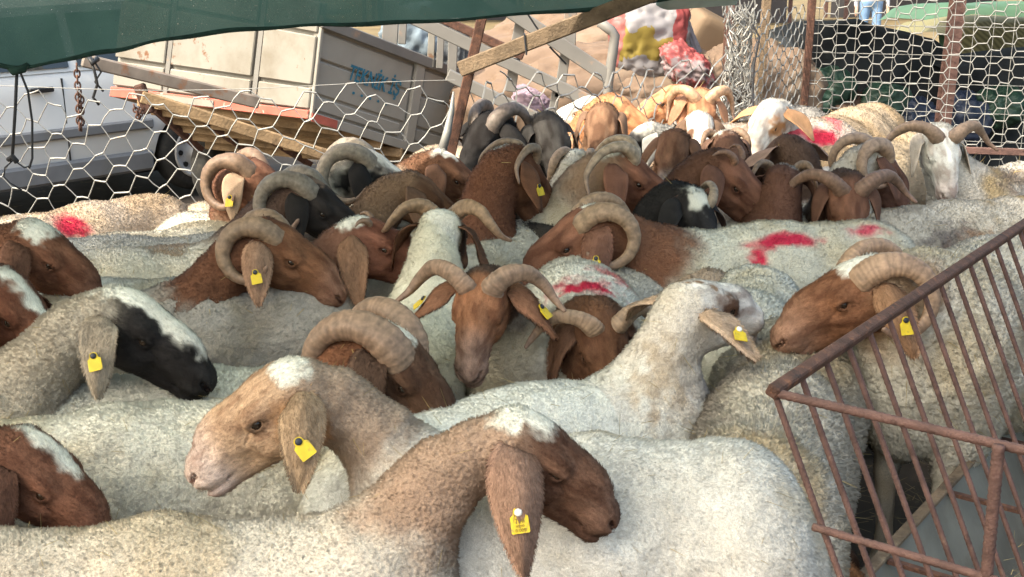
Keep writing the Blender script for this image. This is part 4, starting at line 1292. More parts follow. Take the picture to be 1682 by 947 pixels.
        w = MB(); w.tube([ctr - ax * .05, ctr + ax * .05], .172, 20); w.build('rim', M_RIM, wo, org=Vector(root.location))
    # chains
    def chain(a, b, n, lw, name='chain', **kw):
        mb = MB(); a, b = Vector(a), Vector(b)
        for k in range(n):
            c = a + (b - a) * ((k + .5) / n); ln = (b - a).length / n * .72
            t = (b - a).normalized(); sx = t.cross(Vector((0, 1, 0))) if k % 2 else t.cross(Vector((1, .3, 0)))
            sx.normalize()
            pts = [c + t * ln * math.cos(q) + sx * lw * math.sin(q) for q in np.linspace(0, 2 * math.pi, 10, endpoint=False)]
            mb.tube(pts, .0055, 5, closed=True)
        mb.build(name, M_RUST, root, smooth=True, **kw)
    chain(P(126, 106, 6.85), P(131, 212, 6.85), 11, .016)
    chain(P(133, 150, 6.86), P(134, 213, 6.86), 7, .016)
    chain(P(220, 172, 6.95), P(228, 194, 6.95), 4, .014); chain(P(228, 194, 6.95), P(233, 176, 6.95), 4, .014)
    mb = MB()
    mb.tube([P(150, 100, 6.8), P(156, 120, 6.8), P(160, 138, 6.8), P(153, 160, 6.8), P(163, 172, 6.8)], .008, 6); mb.tube([P(152, 96, 6.8), P(166, 118, 6.8), P(156, 134, 6.8), P(170, 150, 6.8)], .006, 6)
    mb.tube([P(146, 92, 6.8), P(152, 104, 6.75), P(160, 96, 6.8)], .016, 6)
    mb.build('cable_tangle', M_BLACK, root, smooth=True)
    # stake frame of the far side, with denim and grey sacks showing between the stakes
    mb = MB(); q = Vector((.12, .85, 0))
    for k, (x0, y0, y1, w) in enumerate([(640, 20, 62, .10), (707, 38, 98, .045), (722, 45, 100, .045), (742, 48, 116, .06), (660, 30, 60, .05)]):
        mb2 = MB(); mb2.bar(P(x0, y1 + 12, 8.0), P(x0 + 4, y0 - 20, 8.0), w, .03, up=(0, -1, 0)); mb2.build('stake', M_RAIL if k != 1 else M_TRAILER, root, bevel=.004)
trailer()

# ------------------------------------------------------------------ grey stock gate leaning behind the pole
def gate():
    Y0 = 7.3
    root = empty('stock_gate', Vector(P(880, 160, Y0)) * 1, label='slanting grey stock gate of wide rails behind the wooden plank', cat='gate')
    root.location.z = 0
    for (a, b, w, mm) in (((655, 18), (1003, 182), .075, M_RAIL), ((800, -8), (1003, 128), .085, M_RAIL), ((735, 122), (905, 205), .07, M_RAIL), ((690, 14), (860, 92), .05, M_RUST)):
        mb = MB(); mb.bar(P(*a, Y0), P(*b, Y0), .045, w); mb.build('rail', mm, root, bevel=.005)
    for (a, b, w) in (((838, 150), (846, 95), .065), ((918, 160), (930, 78), .06), ((905, 195), (914, 148), .05), ((848, 72), (858, 22), .065), ((935, 75), (938, 8), .075)):
        mb = MB(); mb.bar(P(*a, Y0 + .05), P(*b, Y0 + .05), w, .03, up=(0, -1, 0)); mb.build('upright', M_RAIL, root, bevel=.004)
    mb = MB(); mb.tube([P(985, 36, Y0), P(1004, 50, Y0), P(1010, 58, Y0), P(1006, 90, Y0), P(999, 135, Y0), P(998, 180, Y0), P(990, 210, Y0)], .030, 8)
    mb.build('end_tube', M_RAIL, root, smooth=True)
gate()

# ------------------------------------------------------------------ sacks, bales and litter in the sun behind the gate
def lump(name, c, r, m, seed, rot=0., power=2.6, wr=.21, **kw):
    """a stuffed sack or wrapped bale: superellipsoid with creases"""
    nu, nv = 96, 50
    V = []
    ex = 2 / power
    sg = lambda x, e: math.copysign(abs(x) ** e, x)
    for j in range(nv):
        ph = -math.pi / 2 + math.pi * (j + .5) / nv
        for i in range(nu):
            th = 2 * math.pi * i / nu
            V.append((sg(math.cos(ph), ex) * sg(math.cos(th), ex), sg(math.cos(ph), ex) * sg(math.sin(th), ex), sg(math.sin(ph), ex)))
    V = np.array(V + [(0, 0, -1), (0, 0, 1)])
    f = fbm(V + seed * 3.1, 1.6, seed, 4) - .5; g = np.abs(fbm(V + seed, 3.2, seed + 3, 3) - .5)
    g2 = np.abs(fbm(V + seed * .7, 6.5, seed + 9, 3) - .5)
    V = V * (1 + f * wr * 2.4 - g * wr * 1.6 - g2 * wr * .9)[:, None] * np.array(r)
    F = []
    for j in range(nv - 1):
        for i in range(nu):
            F.append((j * nu + i, j * nu + (i + 1) % nu, (j + 1) * nu + (i + 1) % nu, (j + 1) * nu + i))
    n = nu * nv
    F += [(n, (i + 1) % nu, i) for i in range(nu)] + [(n + 1, (nv - 1) * nu + i, (nv - 1) * nu + (i + 1) % nu) for i in range(nu)]
    o = link(name, mesh_np(name, V, F), m, None, **kw)
    o.location = c; o.rotation_euler = rot if not isinstance(rot, (int, float)) else (0, 0, rot)
    return o

def piles():
    g = 'beige stuffed sacks heaped behind the pen'
    def at(px, py, Y, r, nm, m, seed, lab, cat='sack', rot=0., **kw):
        c = Vector(P(px, py, Y))
        return lump(nm, c, r, m, seed, rot, label=lab, cat=cat, **kw)
    at(975, 172, 8.3, (.95, .55, .42), 'stuffed_sack', M_BALE, 1, 'wide beige sack lying low behind the grey stock gate', group=g, rot=.15)
    at(1085, 160, 8.2, (.60, .5, .26), 'stuffed_sack', M_BALE, 2, 'pale beige sack lying beneath the printed sack', group=g)
    at(940, 92, 9.2, (.75, .5, .36), 'stuffed_sack', M_BALE, 3, 'orange beige sack high in the heap above the slanting gate rails', group=g, rot=-.2)
    at(1240, 150, 8.4, (.42, .4, .34), 'stuffed_sack', M_BALE, 4, 'beige sack slumped behind the right side of the netting roll', group=g, rot=.2)
    at(905, 118, 8.7, (.34, .3, .20), 'stuffed_sack', M_BALE, 33, 'beige sack wedged between the slanting gate rails near the pole', group=g, rot=-.5)
    at(1165, 135, 8.0, (.24, .22, .20), 'stuffed_sack', M_BALE, 35, 'beige sack between the red plastic bag and the netting roll', group=g, rot=.7)
    c = Vector(P(1162, 72, 8.8))
    o = lump('carton', c, (.27, .25, .20), M_CARTON, 6, (.25, .45, .35), power=9, wr=.015, label='tan cardboard carton tilted behind the netting roll', cat='carton')
    m = MB(); o2 = lump('carton_crease', (0, 0, 0), (.275, .035, .203), mat('carton_tape', (.15, .105, .07), rough=.6), 6, 0., power=9, wr=.012); o2.parent = o
    # printed sack
    m, t, b, out = new_mat('printed_sack')
    tc = nd(t, 'TexCoord'); sp = nd(t, 'SeparateXYZ'); t.links.new(tc.outputs['Object'], sp.inputs[0])
    n = nd(t, 'TexNoise'); n.inputs['Scale'].default_value = 5; n.inputs['Detail'].default_value = 4; t.links.new(tc.outputs['Object'], n.inputs['Vector'])
    def band(src, lo, hi, colr, prev, nz=.25):
        ad = nd(t, 'Math', operation='MULTIPLY_ADD'); ad.inputs[1].default_value = nz; t.links.new(n.outputs['Fac'], ad.inputs[0]); t.links.new(src, ad.inputs[2])
        a = nd(t, 'Math', operation='GREATER_THAN'); a.inputs[1].default_value = lo + nz * .5; t.links.new(ad.outputs[0], a.inputs[0])
        c = nd(t, 'Math', operation='LESS_THAN'); c.inputs[1].default_value = hi + nz * .5; t.links.new(ad.outputs[0], c.inputs[0])
        k = nd(t, 'Math', operation='MULTIPLY'); t.links.new(a.outputs[0], k.inputs[0]); t.links.new(c.outputs[0], k.inputs[1])
        x = nd(t, 'Mix', data_type='RGBA'); x.inputs[7].default_value = (*colr, 1); t.links.new(k.outputs[0], x.inputs[0])
        if isinstance(prev, tuple): x.inputs[6].default_value = (*prev, 1)
        else: t.links.new(prev, x.inputs[6])
        return x.outputs[2]
    cur = band(sp.outputs['Z'], -.14, .05, (.21, .155, .03), (.22, .205, .215), .5)
    cur = band(sp.outputs['X'], -.9, -.20, (.24, .08, .075), cur, .12)
    cur = band(sp.outputs['X'], .12, .22, (.23, .045, .045), cur, .12)
    t.links.new(cur, b.inputs['Base Color']); b.inputs['Roughness'].default_value = .55
    lump('printed_sack', Vector(P(1066, 64, 8.0)), (.29, .2, .28), m, 12, (0, .1, .1), power=2.5, wr=.20, label='white plastic sack printed yellow and red on the sunlit heap', cat='sack')
    M_REDBAG = mat('red_white_plastic', (.26, .06, .06), rough=.5, var=.15, vscale=5, spots=[((.24, .19, .20), 3.4, .52, .05)])
    lump('plastic_bag', Vector(P(1128, 108, 7.8)), (.20, .12, .13), M_REDBAG, 15, (.1, .75, 0), power=2.2, wr=.34, label='crumpled red and white plastic bag sliding off the printed sack', cat='bag')
    M_LILAC = mat('lilac_plastic', (.22, .205, .235), rough=.5, var=.08, vscale=7)
    lump('plastic_sheet', Vector(P(1128, 60, 8.15)), (.06, .10, .26), M_LILAC, 21, (0, -.45, 0), power=2.4, wr=.22, label='pale lilac plastic sheet draped between printed sack and carton', cat='plastic sheet')
    lump('cloth', Vector(P(872, 168, 7.6)), (.14, .08, .09), M_PINK, 17, (.2, .5, 0), power=2., wr=.28, label='crumpled pale pink cloth lying behind the stock gate', cat='cloth')
    M_GSACK = mat('grey_blue_cloth', (.15, .19, .23), rough=.9, var=.35, vscale=7, bump=.7, bscale=12)
    lump('cloth_bundle', Vector(P(682, 66, 8.9)), (.24, .2, .28), M_GSACK, 19, 0., power=2.2, wr=.3, label='grey blue cloth bundle inside the tipped trailer', cat='bundle')
    lump('cloth_bundle', Vector(P(742, 96, 8.9)), (.18, .2, .22), mat('dark_cloth', (.08, .085, .09), rough=.9, var=.3, vscale=7), 23, 0., power=2.2, wr=.3, label='dark cloth bundle in the trailer just left of the pole', cat='bundle')
piles()

# ------------------------------------------------------------------ dark stall, tarps and field at the back right
def draped(name, base, top, y0, y1, m, seed, amp=.08, nx=60, **kw):
    """cover draped over goods: ridge line `top` (world points), hanging to the ground line in front"""
    T_ = catmull([list(p) for p in top], nx)
    V = []; nv = 16
    for i in range(nx):
        for j in range(nv):
            v = j / (nv - 1)
            p = T_[i].copy()
            if v < .25:
                p[1] += (.25 - v) * 4 * (y1 - y0); p[2] -= .12 * ((.25 - v) * 4) ** 2
            else:
                w = (v - .25) / .75
                p[2] = T_[i][2] * (1 - w) + base * w
                p[1] -= .25 * math.sin(w * 1.57)
            V.append(p)
    V = np.array(V)
    V += (np.stack([fbm(V, 2.5, seed + k, 3) for k in range(3)], 1) - .5) * np.array([amp, amp * 2, amp])
    i, j = np.meshgrid(np.arange(nx - 1), np.arange(nv - 1), indexing='ij'); a = (i * nv + j).ravel()
    return link(name, mesh_np(name, V, np.stack([a, a + 1, a + nv + 1, a + nv], 1)), m, None, **kw)

def back_right():
    Yb = 9.6
    draped('black_tarpaulin', 0, [P(1290, 70, Yb), P(1340, 42, Yb), P(1380, 36, Yb), P(1420, 34, Yb), P(1450, 44, Yb), P(1490, 52, Yb), P(1530, 66, Yb), P(1556, 84, Yb)], Yb, Yb + 1.6, M_DARKTARP, 5, .16,
           label='black tarpaulin covered heap behind the left bay of the right fence', cat='tarpaulin')
    draped('black_tarpaulin', 0, [P(1552, 118, Yb - .4), P(1600, 108, Yb - .4), P(1650, 92, Yb - .4), P(1720, 84, Yb - .4), P(1800, 80, Yb - .4)], Yb, Yb + 1.2, M_DARKTARP, 8, .16,
           label='lower black tarpaulin heap right of the red fence post', cat='tarpaulin')
    r = empty('stall_roof', (3.6, 9.6, 0), label='dark cloth stall roof on posts above the black tarpaulins', cat='stall')
    mb = MB(); mb.hexa([(1.3, 7.7, 2.18), (7.2, 7.7, 2.2), (7.2, 12, 2.4), (1.3, 12, 2.4), (1.3, 7.7, 2.2), (7.2, 7.7, 2.22), (7.2, 12, 2.42), (1.3, 12, 2.42)])
    mb.build('roof_cloth', M_DARKTARP, r)
    for x in (1.36, 7.1):
        for y in (7.8, 11.9):
            mb = MB(); mb.bar((x, y, -.05), (x, y, 2.17 if y < 9 else 2.38), .05, .05, up=(0, 1, 0)); mb.build('post', M_RUST, r)
    rng = random.Random(8)
    M_DK = [mat('dark_green_plastic', (.02, .05, .035), rough=.5, var=.3, vscale=6), mat('dark_blue_plastic', (.02, .03, .06), rough=.5, var=.3, vscale=6), mat('dark_brown_cloth', (.06, .035, .025), rough=.9, var=.3, vscale=6)]
    info = [(1360, 150, 0, 'dark green bundle on the ground behind the left fence post'), (1392, 185, 2, 'dark brown bundle below the black tarpaulin edge'), (1455, 170, 0, 'dark green bundle in the middle of the left fence bay'),
            (1500, 200, 1, 'dark blue bundle left of the red fence post'), (1590, 195, 1, 'dark blue bundle right of the red fence post'), (1640, 175, 0, 'dark green bundle near the right edge behind the wire')]
    for k, (px, py, c, lab) in enumerate(info):
        lump('covered_bundle', Vector(P(px, py, 9.0)), (.19 + .05 * rng.random(), .18, .15 + .05 * rng.random()), M_DK[c], 30 + k, rng.random(), power=2.3, wr=.25, label=lab, cat='bundle', group='dark bundles behind the right fence')
    # green striped tarp further back
    m, t, b, out = new_mat('striped_green_tarp')
    tc = nd(t, 'TexCoord'); w = nd(t, 'TexWave'); w.inputs['Scale'].default_value = 9; w.bands_direction = 'DIAGONAL'
    t.links.new(tc.outputs['Object'], w.inputs['Vector'])
    x = nd(t, 'Mix', data_type='RGBA'); x.inputs[6].default_value = (.11, .10, .05, 1); x.inputs[7].default_value = (.22, .20, .10, 1)
    t.links.new(w.outputs['Fac'], x.inputs[0]); t.links.new(x.outputs[2], b.inputs['Base Color']); b.inputs['Roughness'].default_value = .8
    o = draped('striped_tarp', .1, [P(1560, 60, 12), P(1600, 36, 12), P(1650, 30, 12), P(1720, 34, 12), P(1800, 40, 12)], 12, 14, m, 11, .10, label='olive striped tarp stretched over the stall at the far right', cat='tarp')
    o = draped('green_tarp', .6, [P(1535, 34, 13), P(1570, 8, 13), P(1620, 10, 13), P(1700, 4, 13), P(1780, 6, 13)], 13, 15, mat('light_green_tarp', (.055, .115, .07), rough=.7, var=.12, vscale=3), 14, .05, label='light green tarp roof behind the olive striped tarp', cat='tarp')
    # far stalls and posts beyond the field
    M_FAR = mat('far_dark_awning', (.06, .055, .06), rough=.9, var=.4, vscale=.8)
    stalls = [(-9, 30, 6, 'long dark awning stall across the field at far left'), (-1.5, 27, 3.4, 'small dark awning stall across the field above the stock gate'), (4.6, 26, 3.2, 'dark awning stall across the field above the netting roll'), (9.5, 28, 4, 'dark awning stall across the field at far right')]
    for (x, y, w, lab) in stalls:
        r = empty('market_stall', (x, y, 0), label=lab, cat='stall', group='awning stalls across the dry field')
        for sx in (-1, 1):
            for sy in (0, 1.8):
                mb = MB(); mb.bar((x + sx * w / 2, y + sy, 0), (x + sx * w / 2, y + sy, 2.2), .08, .08, up=(0, 1, 0)); mb.build('post', M_RUSTRED, r)
        mb = MB(); mb.hexa([(x - w / 2 - .2, y - .2, 2.2), (x + w / 2 + .2, y - .2, 2.2), (x + w / 2 + .2, y + 2, 2.45), (x - w / 2 - .2, y + 2, 2.45), (x - w / 2 - .2, y - .2, 2.23), (x + w / 2 + .2, y - .2, 2.23), (x + w / 2 + .2, y + 2, 2.48), (x - w / 2 - .2, y + 2, 2.48)]); mb.build('awning', M_FAR, r)
        mb = MB(); mb.hexa([(x - w / 2 + .1, y + 1.7, 0), (x + w / 2 - .1, y + 1.7, 0), (x + w / 2 - .1, y + 1.74, 0), (x - w / 2 + .1, y + 1.74, 0), (x - w / 2 + .1, y + 1.7, 1.9), (x + w / 2 - .1, y + 1.7, 1.9), (x + w / 2 - .1, y + 1.74, 1.9), (x - w / 2 + .1, y + 1.74, 1.9)]); mb.build('back_cloth', M_FAR, r)
back_right()

def bystander():
    """only the jeans show below the top of the frame, the figure is whole"""
    base = Vector(P(1428, 45, 19.0)); x, y = base.x, base.y
    def fig(p):
        q = p.copy()
        d = rc(q, (-.09, 0, .9), (-.10, .02, .48), .085, .06)
        d = smin(d, rc(q, (-.10, .02, .48), (-.10, .05, .07), .058, .04), .02)
        d = smin(d, rc(q, (.09, 0, .9), (.10, -.03, .48), .085, .06), .04)
        d = smin(d, rc(q, (.10, -.03, .48), (.10, 0, .07), .058, .04), .02)
        d = smin(d, rc(q, (-.10, .04, .04), (-.11, -.12, .04), .045, .035), .02); d = smin(d, rc(q, (.10, -.01, .04), (.11, -.17, .04), .045, .035), .02)
        d = smin(d, el(q, (0, 0, .98), (.17, .12, .14)), .05)
        d = smin(d, el(q, (0, 0, 1.22), (.18, .12, .26)), .06)
        d = smin(d, rc(q, (-.19, 0, 1.40), (.19, 0, 1.40), .065, .065), .06)
        for s_ in (-1, 1):
            d = smin(d, rc(q, (s_ * .20, 0, 1.40), (s_ * .25, .03, 1.12), .055, .042), .03)
            d = smin(d, rc(q, (s_ * .25, .03, 1.12), (s_ * .24, -.06, .86), .040, .028), .015)
            d = smin(d, el(q, (s_ * .24, -.075, .79), (.025, .04, .075)), .015)
        d = smin(d, rc(q, (0, 0, 1.43), (0, -.01, 1.55), .055, .05), .03)
        d = smin(d, el(q, (0, -.01, 1.64), (.075, .095, .115)), .02)
        return d
    V, T = surf_nets(fig, np.array([-.4, -.3, -.03]), np.array([.4, .3, 1.8]), .022)
    me = mesh_np('person', V, T)
    o = link('person', me, M_DENIM, None, label='standing person in blue jeans far behind the right fence', cat='person'); o.location = (x, y, 0)
    me.materials.append(M_SHIRT); me.materials.append(M_SKIN); me.materials.append(M_BLACK)
    c = V[T].mean(1)
    mi = np.where(c[:, 2] > 1.47, 2, np.where((c[:, 2] > .95) | (np.abs(c[:, 0]) > .205), 1, np.where(c[:, 2] < .085, 3, 0)))
    mi = np.where((np.abs(c[:, 0]) > .2) & (c[:, 2] < .88) & (c[:, 2] > .6), 2, mi)
    me.polygons.foreach_set('material_index', mi.astype(np.int32))
bystander()

# ------------------------------------------------------------------ hay rack with trough, front right
def rebar(mb, a, b, r, n=7):
    a, b = Vector(a), Vector(b); L = (b - a).length; k = max(2, int(L / .0055))
    pts = [a + (b - a) * i / k for i in range(k + 1)]
    mb.tube(pts, [r * (1.06 if i % 2 else .94) for i in range(k + 1)], n)

def rack():
    A, B = P(1272, 641, 1.9), P(1725, 345, 3.35)
    B.z = A.z
    d = (B - A).normalized(); nrm = Vector((d.y, -d.x, 0))           # nrm: across the rack, away from the flock
    root = empty('hay_rack', (A + B) / 2 + nrm * .3, label='rusty red steel hay rack with slanting bars and grey trough', cat='hay rack')
    root.location.z = 0
    drop, over = .86, .395
    lowv = nrm * over + Vector((0, 0, -drop))
    mb = MB(); mb.bar(A - d * .01, B, .022, .022, up=(.3, -.3, 1)); mb.build('top_rail', M_RUST, root, bevel=.003)
    mb = MB(); rebar(mb, A + Vector((0, 0, -.004)), A + nrm * .62 + Vector((0, 0, -.004)), .0080); mb.build('end_rail', M_RUSTRED, root, smooth=True)
    L = (B - A).length
    n = 18
    for k in range(n):
        p = A + d * (.004 + k * .106)
        mb = MB(); rebar(mb, p + Vector((0, 0, -.008)), p + lowv, .0058); mb.build('bar', M_RUSTRED, root, smooth=True)
    for (f, e) in ((.252, .62), (.468, .56)):
        q = A + lowv * f
        mb = MB(); rebar(mb, q - nrm * .01 - d * .014, q + nrm * e - d * .014, .0070); mb.build('end_rail', M_RUSTRED, root, smooth=True)
    q0 = A + nrm * .365
    mb = MB(); rebar(mb, q0 - d * .012, A + nrm * .37 + Vector((0, 0, -drop * .252)) - d * .012, .0095); mb.build('upright', M_RUSTRED, root, smooth=True)
    # trough: sloping sides and a flat bottom, folded lips
    zt, zb = .46, .16
    c0 = Vector((A.x, A.y, 0))
    def tp(s, w, z): return c0 + d * s + nrm * w + Vector((0, 0, z))
    prof = [(-.05, zt), (.10, zb), (.46, zb), (.60, zt)]
    S0, S1 = -.05, L + .1
    mb = MB()
    for (w0, z0), (w1, z1) in zip(prof[:-1], prof[1:]):
        th = Vector((0, 0, -.004))
        q = [tp(S0, w0, z0), tp(S1, w0, z0), tp(S1, w1, z1), tp(S0, w1, z1)]
        mb.hexa([v + th for v in q] + q)
    for s in (S0, S1):
        mb.hexa([tp(s, *prof[0]), tp(s, *prof[3]), tp(s, *prof[2]), tp(s, *prof[1]), tp(s + .004, *prof[0]), tp(s + .004, *prof[3]), tp(s + .004, *prof[2]), tp(s + .004, *prof[1])])
    mb.build('trough', M_GALV, root)
    for w in (-.05, .60):
        mb = MB(); mb.bar(tp(S0, w, zt + .006), tp(S1, w, zt + .006), .028, .012); mb.build('trough_lip', M_WOOD if w < 0 else M_GALV, root, bevel=.002)
    for s in np.linspace(.35, L - .1, 4):
        mb = MB(); mb.bar(tp(s, -.04, zt - .01), tp(s, .59, zt - .01), .018, .01); mb.build('cross_strap', M_RUST, root)
    for s in (0.0, L * .5, L):
        for w in (.12, .44):
            mb = MB(); mb.bar(tp(s + .02, w, -.03), tp(s + .02, w, zb - .004), .03, .03, up=(1, 0, 0)); mb.build('leg', M_RUST, root)
    # diagonal brace at the far end
    mb = MB(); rebar(mb, A + d * 1.55 + Vector((0, 0, -.02)), A + d * 1.25 + lowv, .0085, 5); mb.build('brace', M_RUST, root, smooth=True)
    # hay left in the trough and litter on the floor
    rng = random.Random(5); V, F = [], []
    for k in range(7000):
        s = rng.uniform(-.05, L * .75); w = rng.uniform(.11, .55)
        p = tp(s, w, zb + .01 + rng.random() ** 2 * (.14 + .22 * (w > .36)) * (.4 + .9 * max(0, math.sin(s * 5 + .6)) + .7 * (w > .42)))
        a = rng.uniform(0, 6.28); dv = Vector((math.cos(a), math.sin(a), rng.uniform(-.35, .6))) * rng.uniform(.02, .06)
        sd = dv.cross(Vector((rng.random(), rng.random(), 1))).normalized() * .0012
        n0 = len(V); V += [p - sd, p + sd, p + dv + sd * .5, p + dv - sd * .5]; F.append((n0, n0 + 1, n0 + 2, n0 + 3))
    me = mesh_np('hay', V, F, smooth=False)
    link('hay', me, M_STRAW, None, label='loose pale hay lying in the grey trough', cat='hay', kind='stuff')
    V, F = [], []
    for k in range(9000):
        p = Vector((rng.uniform(-3.2, 3.4), rng.uniform(1.5, 6.5), .0)); p.z = -.01 + rng.random() * .03
        a = rng.uniform(0, 6.28); dv = Vector((math.cos(a), math.sin(a), rng.uniform(-.05, .25))) * rng.uniform(.03, .09)
        sd = dv.cross(Vector((0, 0, 1))).normalized() * .0016
        n0 = len(V); V += [p - sd, p + sd, p + dv + sd, p + dv - sd]; F.append((n0, n0 + 1, n0 + 2, n0 + 3))
    link('straw_litter', mesh_np('straw_litter', V, F, smooth=False), mat('dirty_straw', (.16, .115, .06), rough=.95, var=.4, vscale=20), None, label='trampled straw litter scattered over the dark pen floor', cat='straw', kind='stuff')
rack()
# ------------------------------------------------------------------ the flock
R1 = [(-1, 0)]; L1 = [(1, 0)]; LR = [(1, 0), (-1, 0)]
WP = (WHITE, .058, -.055)                      # white patch on the poll
# --- front row
sheep('brown headed polled sheep with tan curly neck, its big ear carrying the tag numbered 768', 880, 745, 2.1, -5, 34, 4, reach=.40, face=REDB, neck=(.37, .25, .175), body=(.53, .475, .41), neck_a=.62,
      poll=(WHITE, .062, -.062), paint=[('h', (-.10, 0, .05), (.035, .05, .04), WHITE, 1.)], tags=[(-1, 4)], btn=M_BTN_WHITE, tag_text=[('768', .0115, .75), ('00000', .006, 1.2), ('0 000', .0085, 1.68)], eye_open=.45, s=1.02,
      ear=(.25, .145, .10), ear_in=(.3, .15, .1), curl=.005, lock=.0085, pull_k=.5, ear_len=.245, ear_w=.105)
sheep('pale tan faced polled sheep in front, its ear hanging with a tilted yellow tag', 455, 662, 2.3, 195, 30, 182, reach=.37, bs=1.07, length=.80, straight=1., neck_r=.84, face=(.47, .31, .20), muzzle=(.58, .45, .39), neck=(.30, .22, .165), body=(.64, .61, .56), neck_a=.50, s=1.15,
      poll=(WHITE, .05, -.06), tags=[(1, 38)], ear=(.30, .20, .12), ear_in=(.40, .24, .17), eye_open=1.15, lock=.010, curl=.008, pull_k=.18,
      paint=[('h', (-.02, .05, -.05), (.05, .05, .06), (.40, .22, .11), 1.)])
sheep('white speckled sheep seen from behind with brown eye patch and tagged ear pointing sideways', 1150, 508, 3.0, 38, 8, 30, reach=.20, side=-.02, face=(.66, .60, .54), neck=(.64, .57, .50), body=(.68, .66, .60), straight=1., neck_a=.5, tags=[(-1, -35)], droop=42, ear=(.42, .29, .20), ear_len=.15, ear_w=.07, lock=.012, curl=.008, pull_k=.18, btn=M_BTN_WHITE,
      paint=[('h', (.045, -.06, .0), (.05, .03, .05), BROWN, 1.), ('b', (.02, -.08, .78), (.07, .07, .10), (.46, .37, .28), 1.2)] + [('h', (x, y, z), (.011, .011, .014), (.30, .19, .12), .6) for x, y, z in ((-.05, .03, .07), (-.03, -.01, .075), (.0, -.035, .06), (-.055, .0, .08), (-.06, .045, .03), (.02, .01, .07))])
sheep('brown ram with massive ridged horn, between pale faced sheep and open horned ram', 656, 602, 2.78, -24, 44, 12, reach=.34, side=.0, face=BROWN, neck=(.19, .08, .042), body=(.68, .64, .55), straight=.6, neck_a=.62, poll=(WHITE, .06, -.085), horn='sweep', hs=1.12, hcol=(.36, .25, .175), tags=[(-1, 0)], lock=.013, curl=.008, pull_k=.2)
sheep('reddish brown ram facing forward with wide open horns and a tag in each ear', 790, 500, 3.1, -101, 37, -118, reach=.34, face=(.20, .088, .045), muzzle=(.27, .17, .13), neck=DARKB, body=GREY, neck_a=.35, horn='open', hs=.95, tags=LR, hcol=(.36, .25, .18), s=1.1, droop=48)
sheep('dark brown ram with red dye on its back, horns spread, tucked behind the speckled sheep', 985, 560, 3.18, -70, 48, -88, reach=.22, bs=1.06, face=(.125, .058, .034), body=WHITE, neck_a=.4, horn='open', hs=.8, hcol=(.40, .29, .2), s=1.12,
      paint=[('b', (-.16, -.02, .80), (.06, .10, .07), REDP, 1.5), ('b', (-.30, .10, .78), (.05, .06, .06), (.62, .22, .2), 1.3)])
sheep('black faced white sheep with white poll and tagged ear at the left edge', 222, 535, 2.9, -8, 30, 2, reach=.44, face=BLACK, muzzle=(.020, .018, .018), neck=(.40, .35, .29), body=(.50, .45, .37), neck_a=.7, s=1.22, poll=(WHITE, .10, -.03), tags=[(-1, 12)], ear=(.27, .215, .16), lock=.012, curl=.008,
      paint=[('h', (.09, 0, .06), (.10, .03, .03), (.60, .57, .50), 1.4), ('h', (.02, 0, .075), (.05, .03, .035), (.64, .6, .52), 1.3), ('h', (-.055, -.045, -.03), (.045, .04, .07), (.45, .40, .33), 1.)])
sheep('dark brown head with a white blaze cut off by the bottom left edge', 62, 775, 2.25, -12, 38, 6, reach=.40, face=(.115, .050, .028), body=CREAM, neck_a=.5, s=1.05, paint=[('h', (-.05, .01, .068), (.10, .022, .03), WHITE, 1.3)])
# --- second row
sheep('brown ram at left with full curled horn ending at its cheek above a tag', 462, 412, 3.75, -6, 30, 16, reach=.36, face=(.165, .072, .04), muzzle=(.24, .13, .09), neck=(.13, .055, .032), body=(.38, .35, .31), neck_a=.7, horn='curl', hs=.95, tags=[(-1, 10)], hcol=(.34, .245, .165), s=1.25, ear=(.28, .16, .1))
sheep('brown polled sheep with white woolly poll right beside the curled horn ram', 608, 398, 3.9, 2, 20, 24, reach=.26, face=(.165, .072, .042), neck=(.16, .08, .05), body=(.32, .29, .26), neck_a=.5, poll=(WHITE, .05, -.075), horn='stub', hs=.8, s=1.22, ear=(.22, .115, .065), ear_len=.21)
sheep('ram with white woolly head turned away and brown ears, left of the large horned ram', 728, 385, 3.85, 78, 30, 78, reach=.22, face=(.14, .065, .04), neck=(.50, .46, .38), body=(.66, .62, .50), straight=.7, neck_a=.4, horn='open', hs=.85, hcol=(.33, .23, .14), poll=((.68, .65, .57), .13, -.05), s=1.15,
      paint=[('h', (-.02, -.07, -.03), (.05, .03, .06), DARKB, 1.), ('h', (-.085, -.03, -.02), (.05, .04, .05), (.62, .58, .5), 1.)])
sheep('large brown ram facing left with thick curled horn and a red stroke on its flank', 952, 390, 4.02, 184, 34, 196, reach=.38, face=(.17, .075, .043), neck=(.165, .075, .042), body=(.60, .56, .45), neck_a=.7, horn='curl', hs=.95, tags=[(1, 0)], tag_u=.6, s=1.36, bs=1.1, poll=(WHITE, .035, -.075), lock=.012, hcol=(.36, .26, .17),
      paint=[('b', (-.30, .10, .775), (.125, .024, .035), REDP, 1.1), ('b', (-.19, .165, .70), (.026, .05, .12), REDP, .9), ('b', (-.62, .07, .78), (.06, .028, .04), (.55, .08, .11), 1.1)])
sheep('big brown ram with white poll standing behind the hay rack, horn curled around its ear', 1400, 480, 3.05, 188, 24, 212, reach=.36, face=(.215, .098, .052), muzzle=(.27, .15, .10), neck=(.46, .32, .21), body=(.62, .57, .48), neck_a=.35, horn='curlw', hs=.88, tags=[(1, -8)], s=1.22, poll=(WHITE, .05, -.03), ear=(.28, .15, .08), ear_f=-.3, hcol=(.36, .25, .17), lock=.013, bs=1.1, fat=.95, lift=.14)
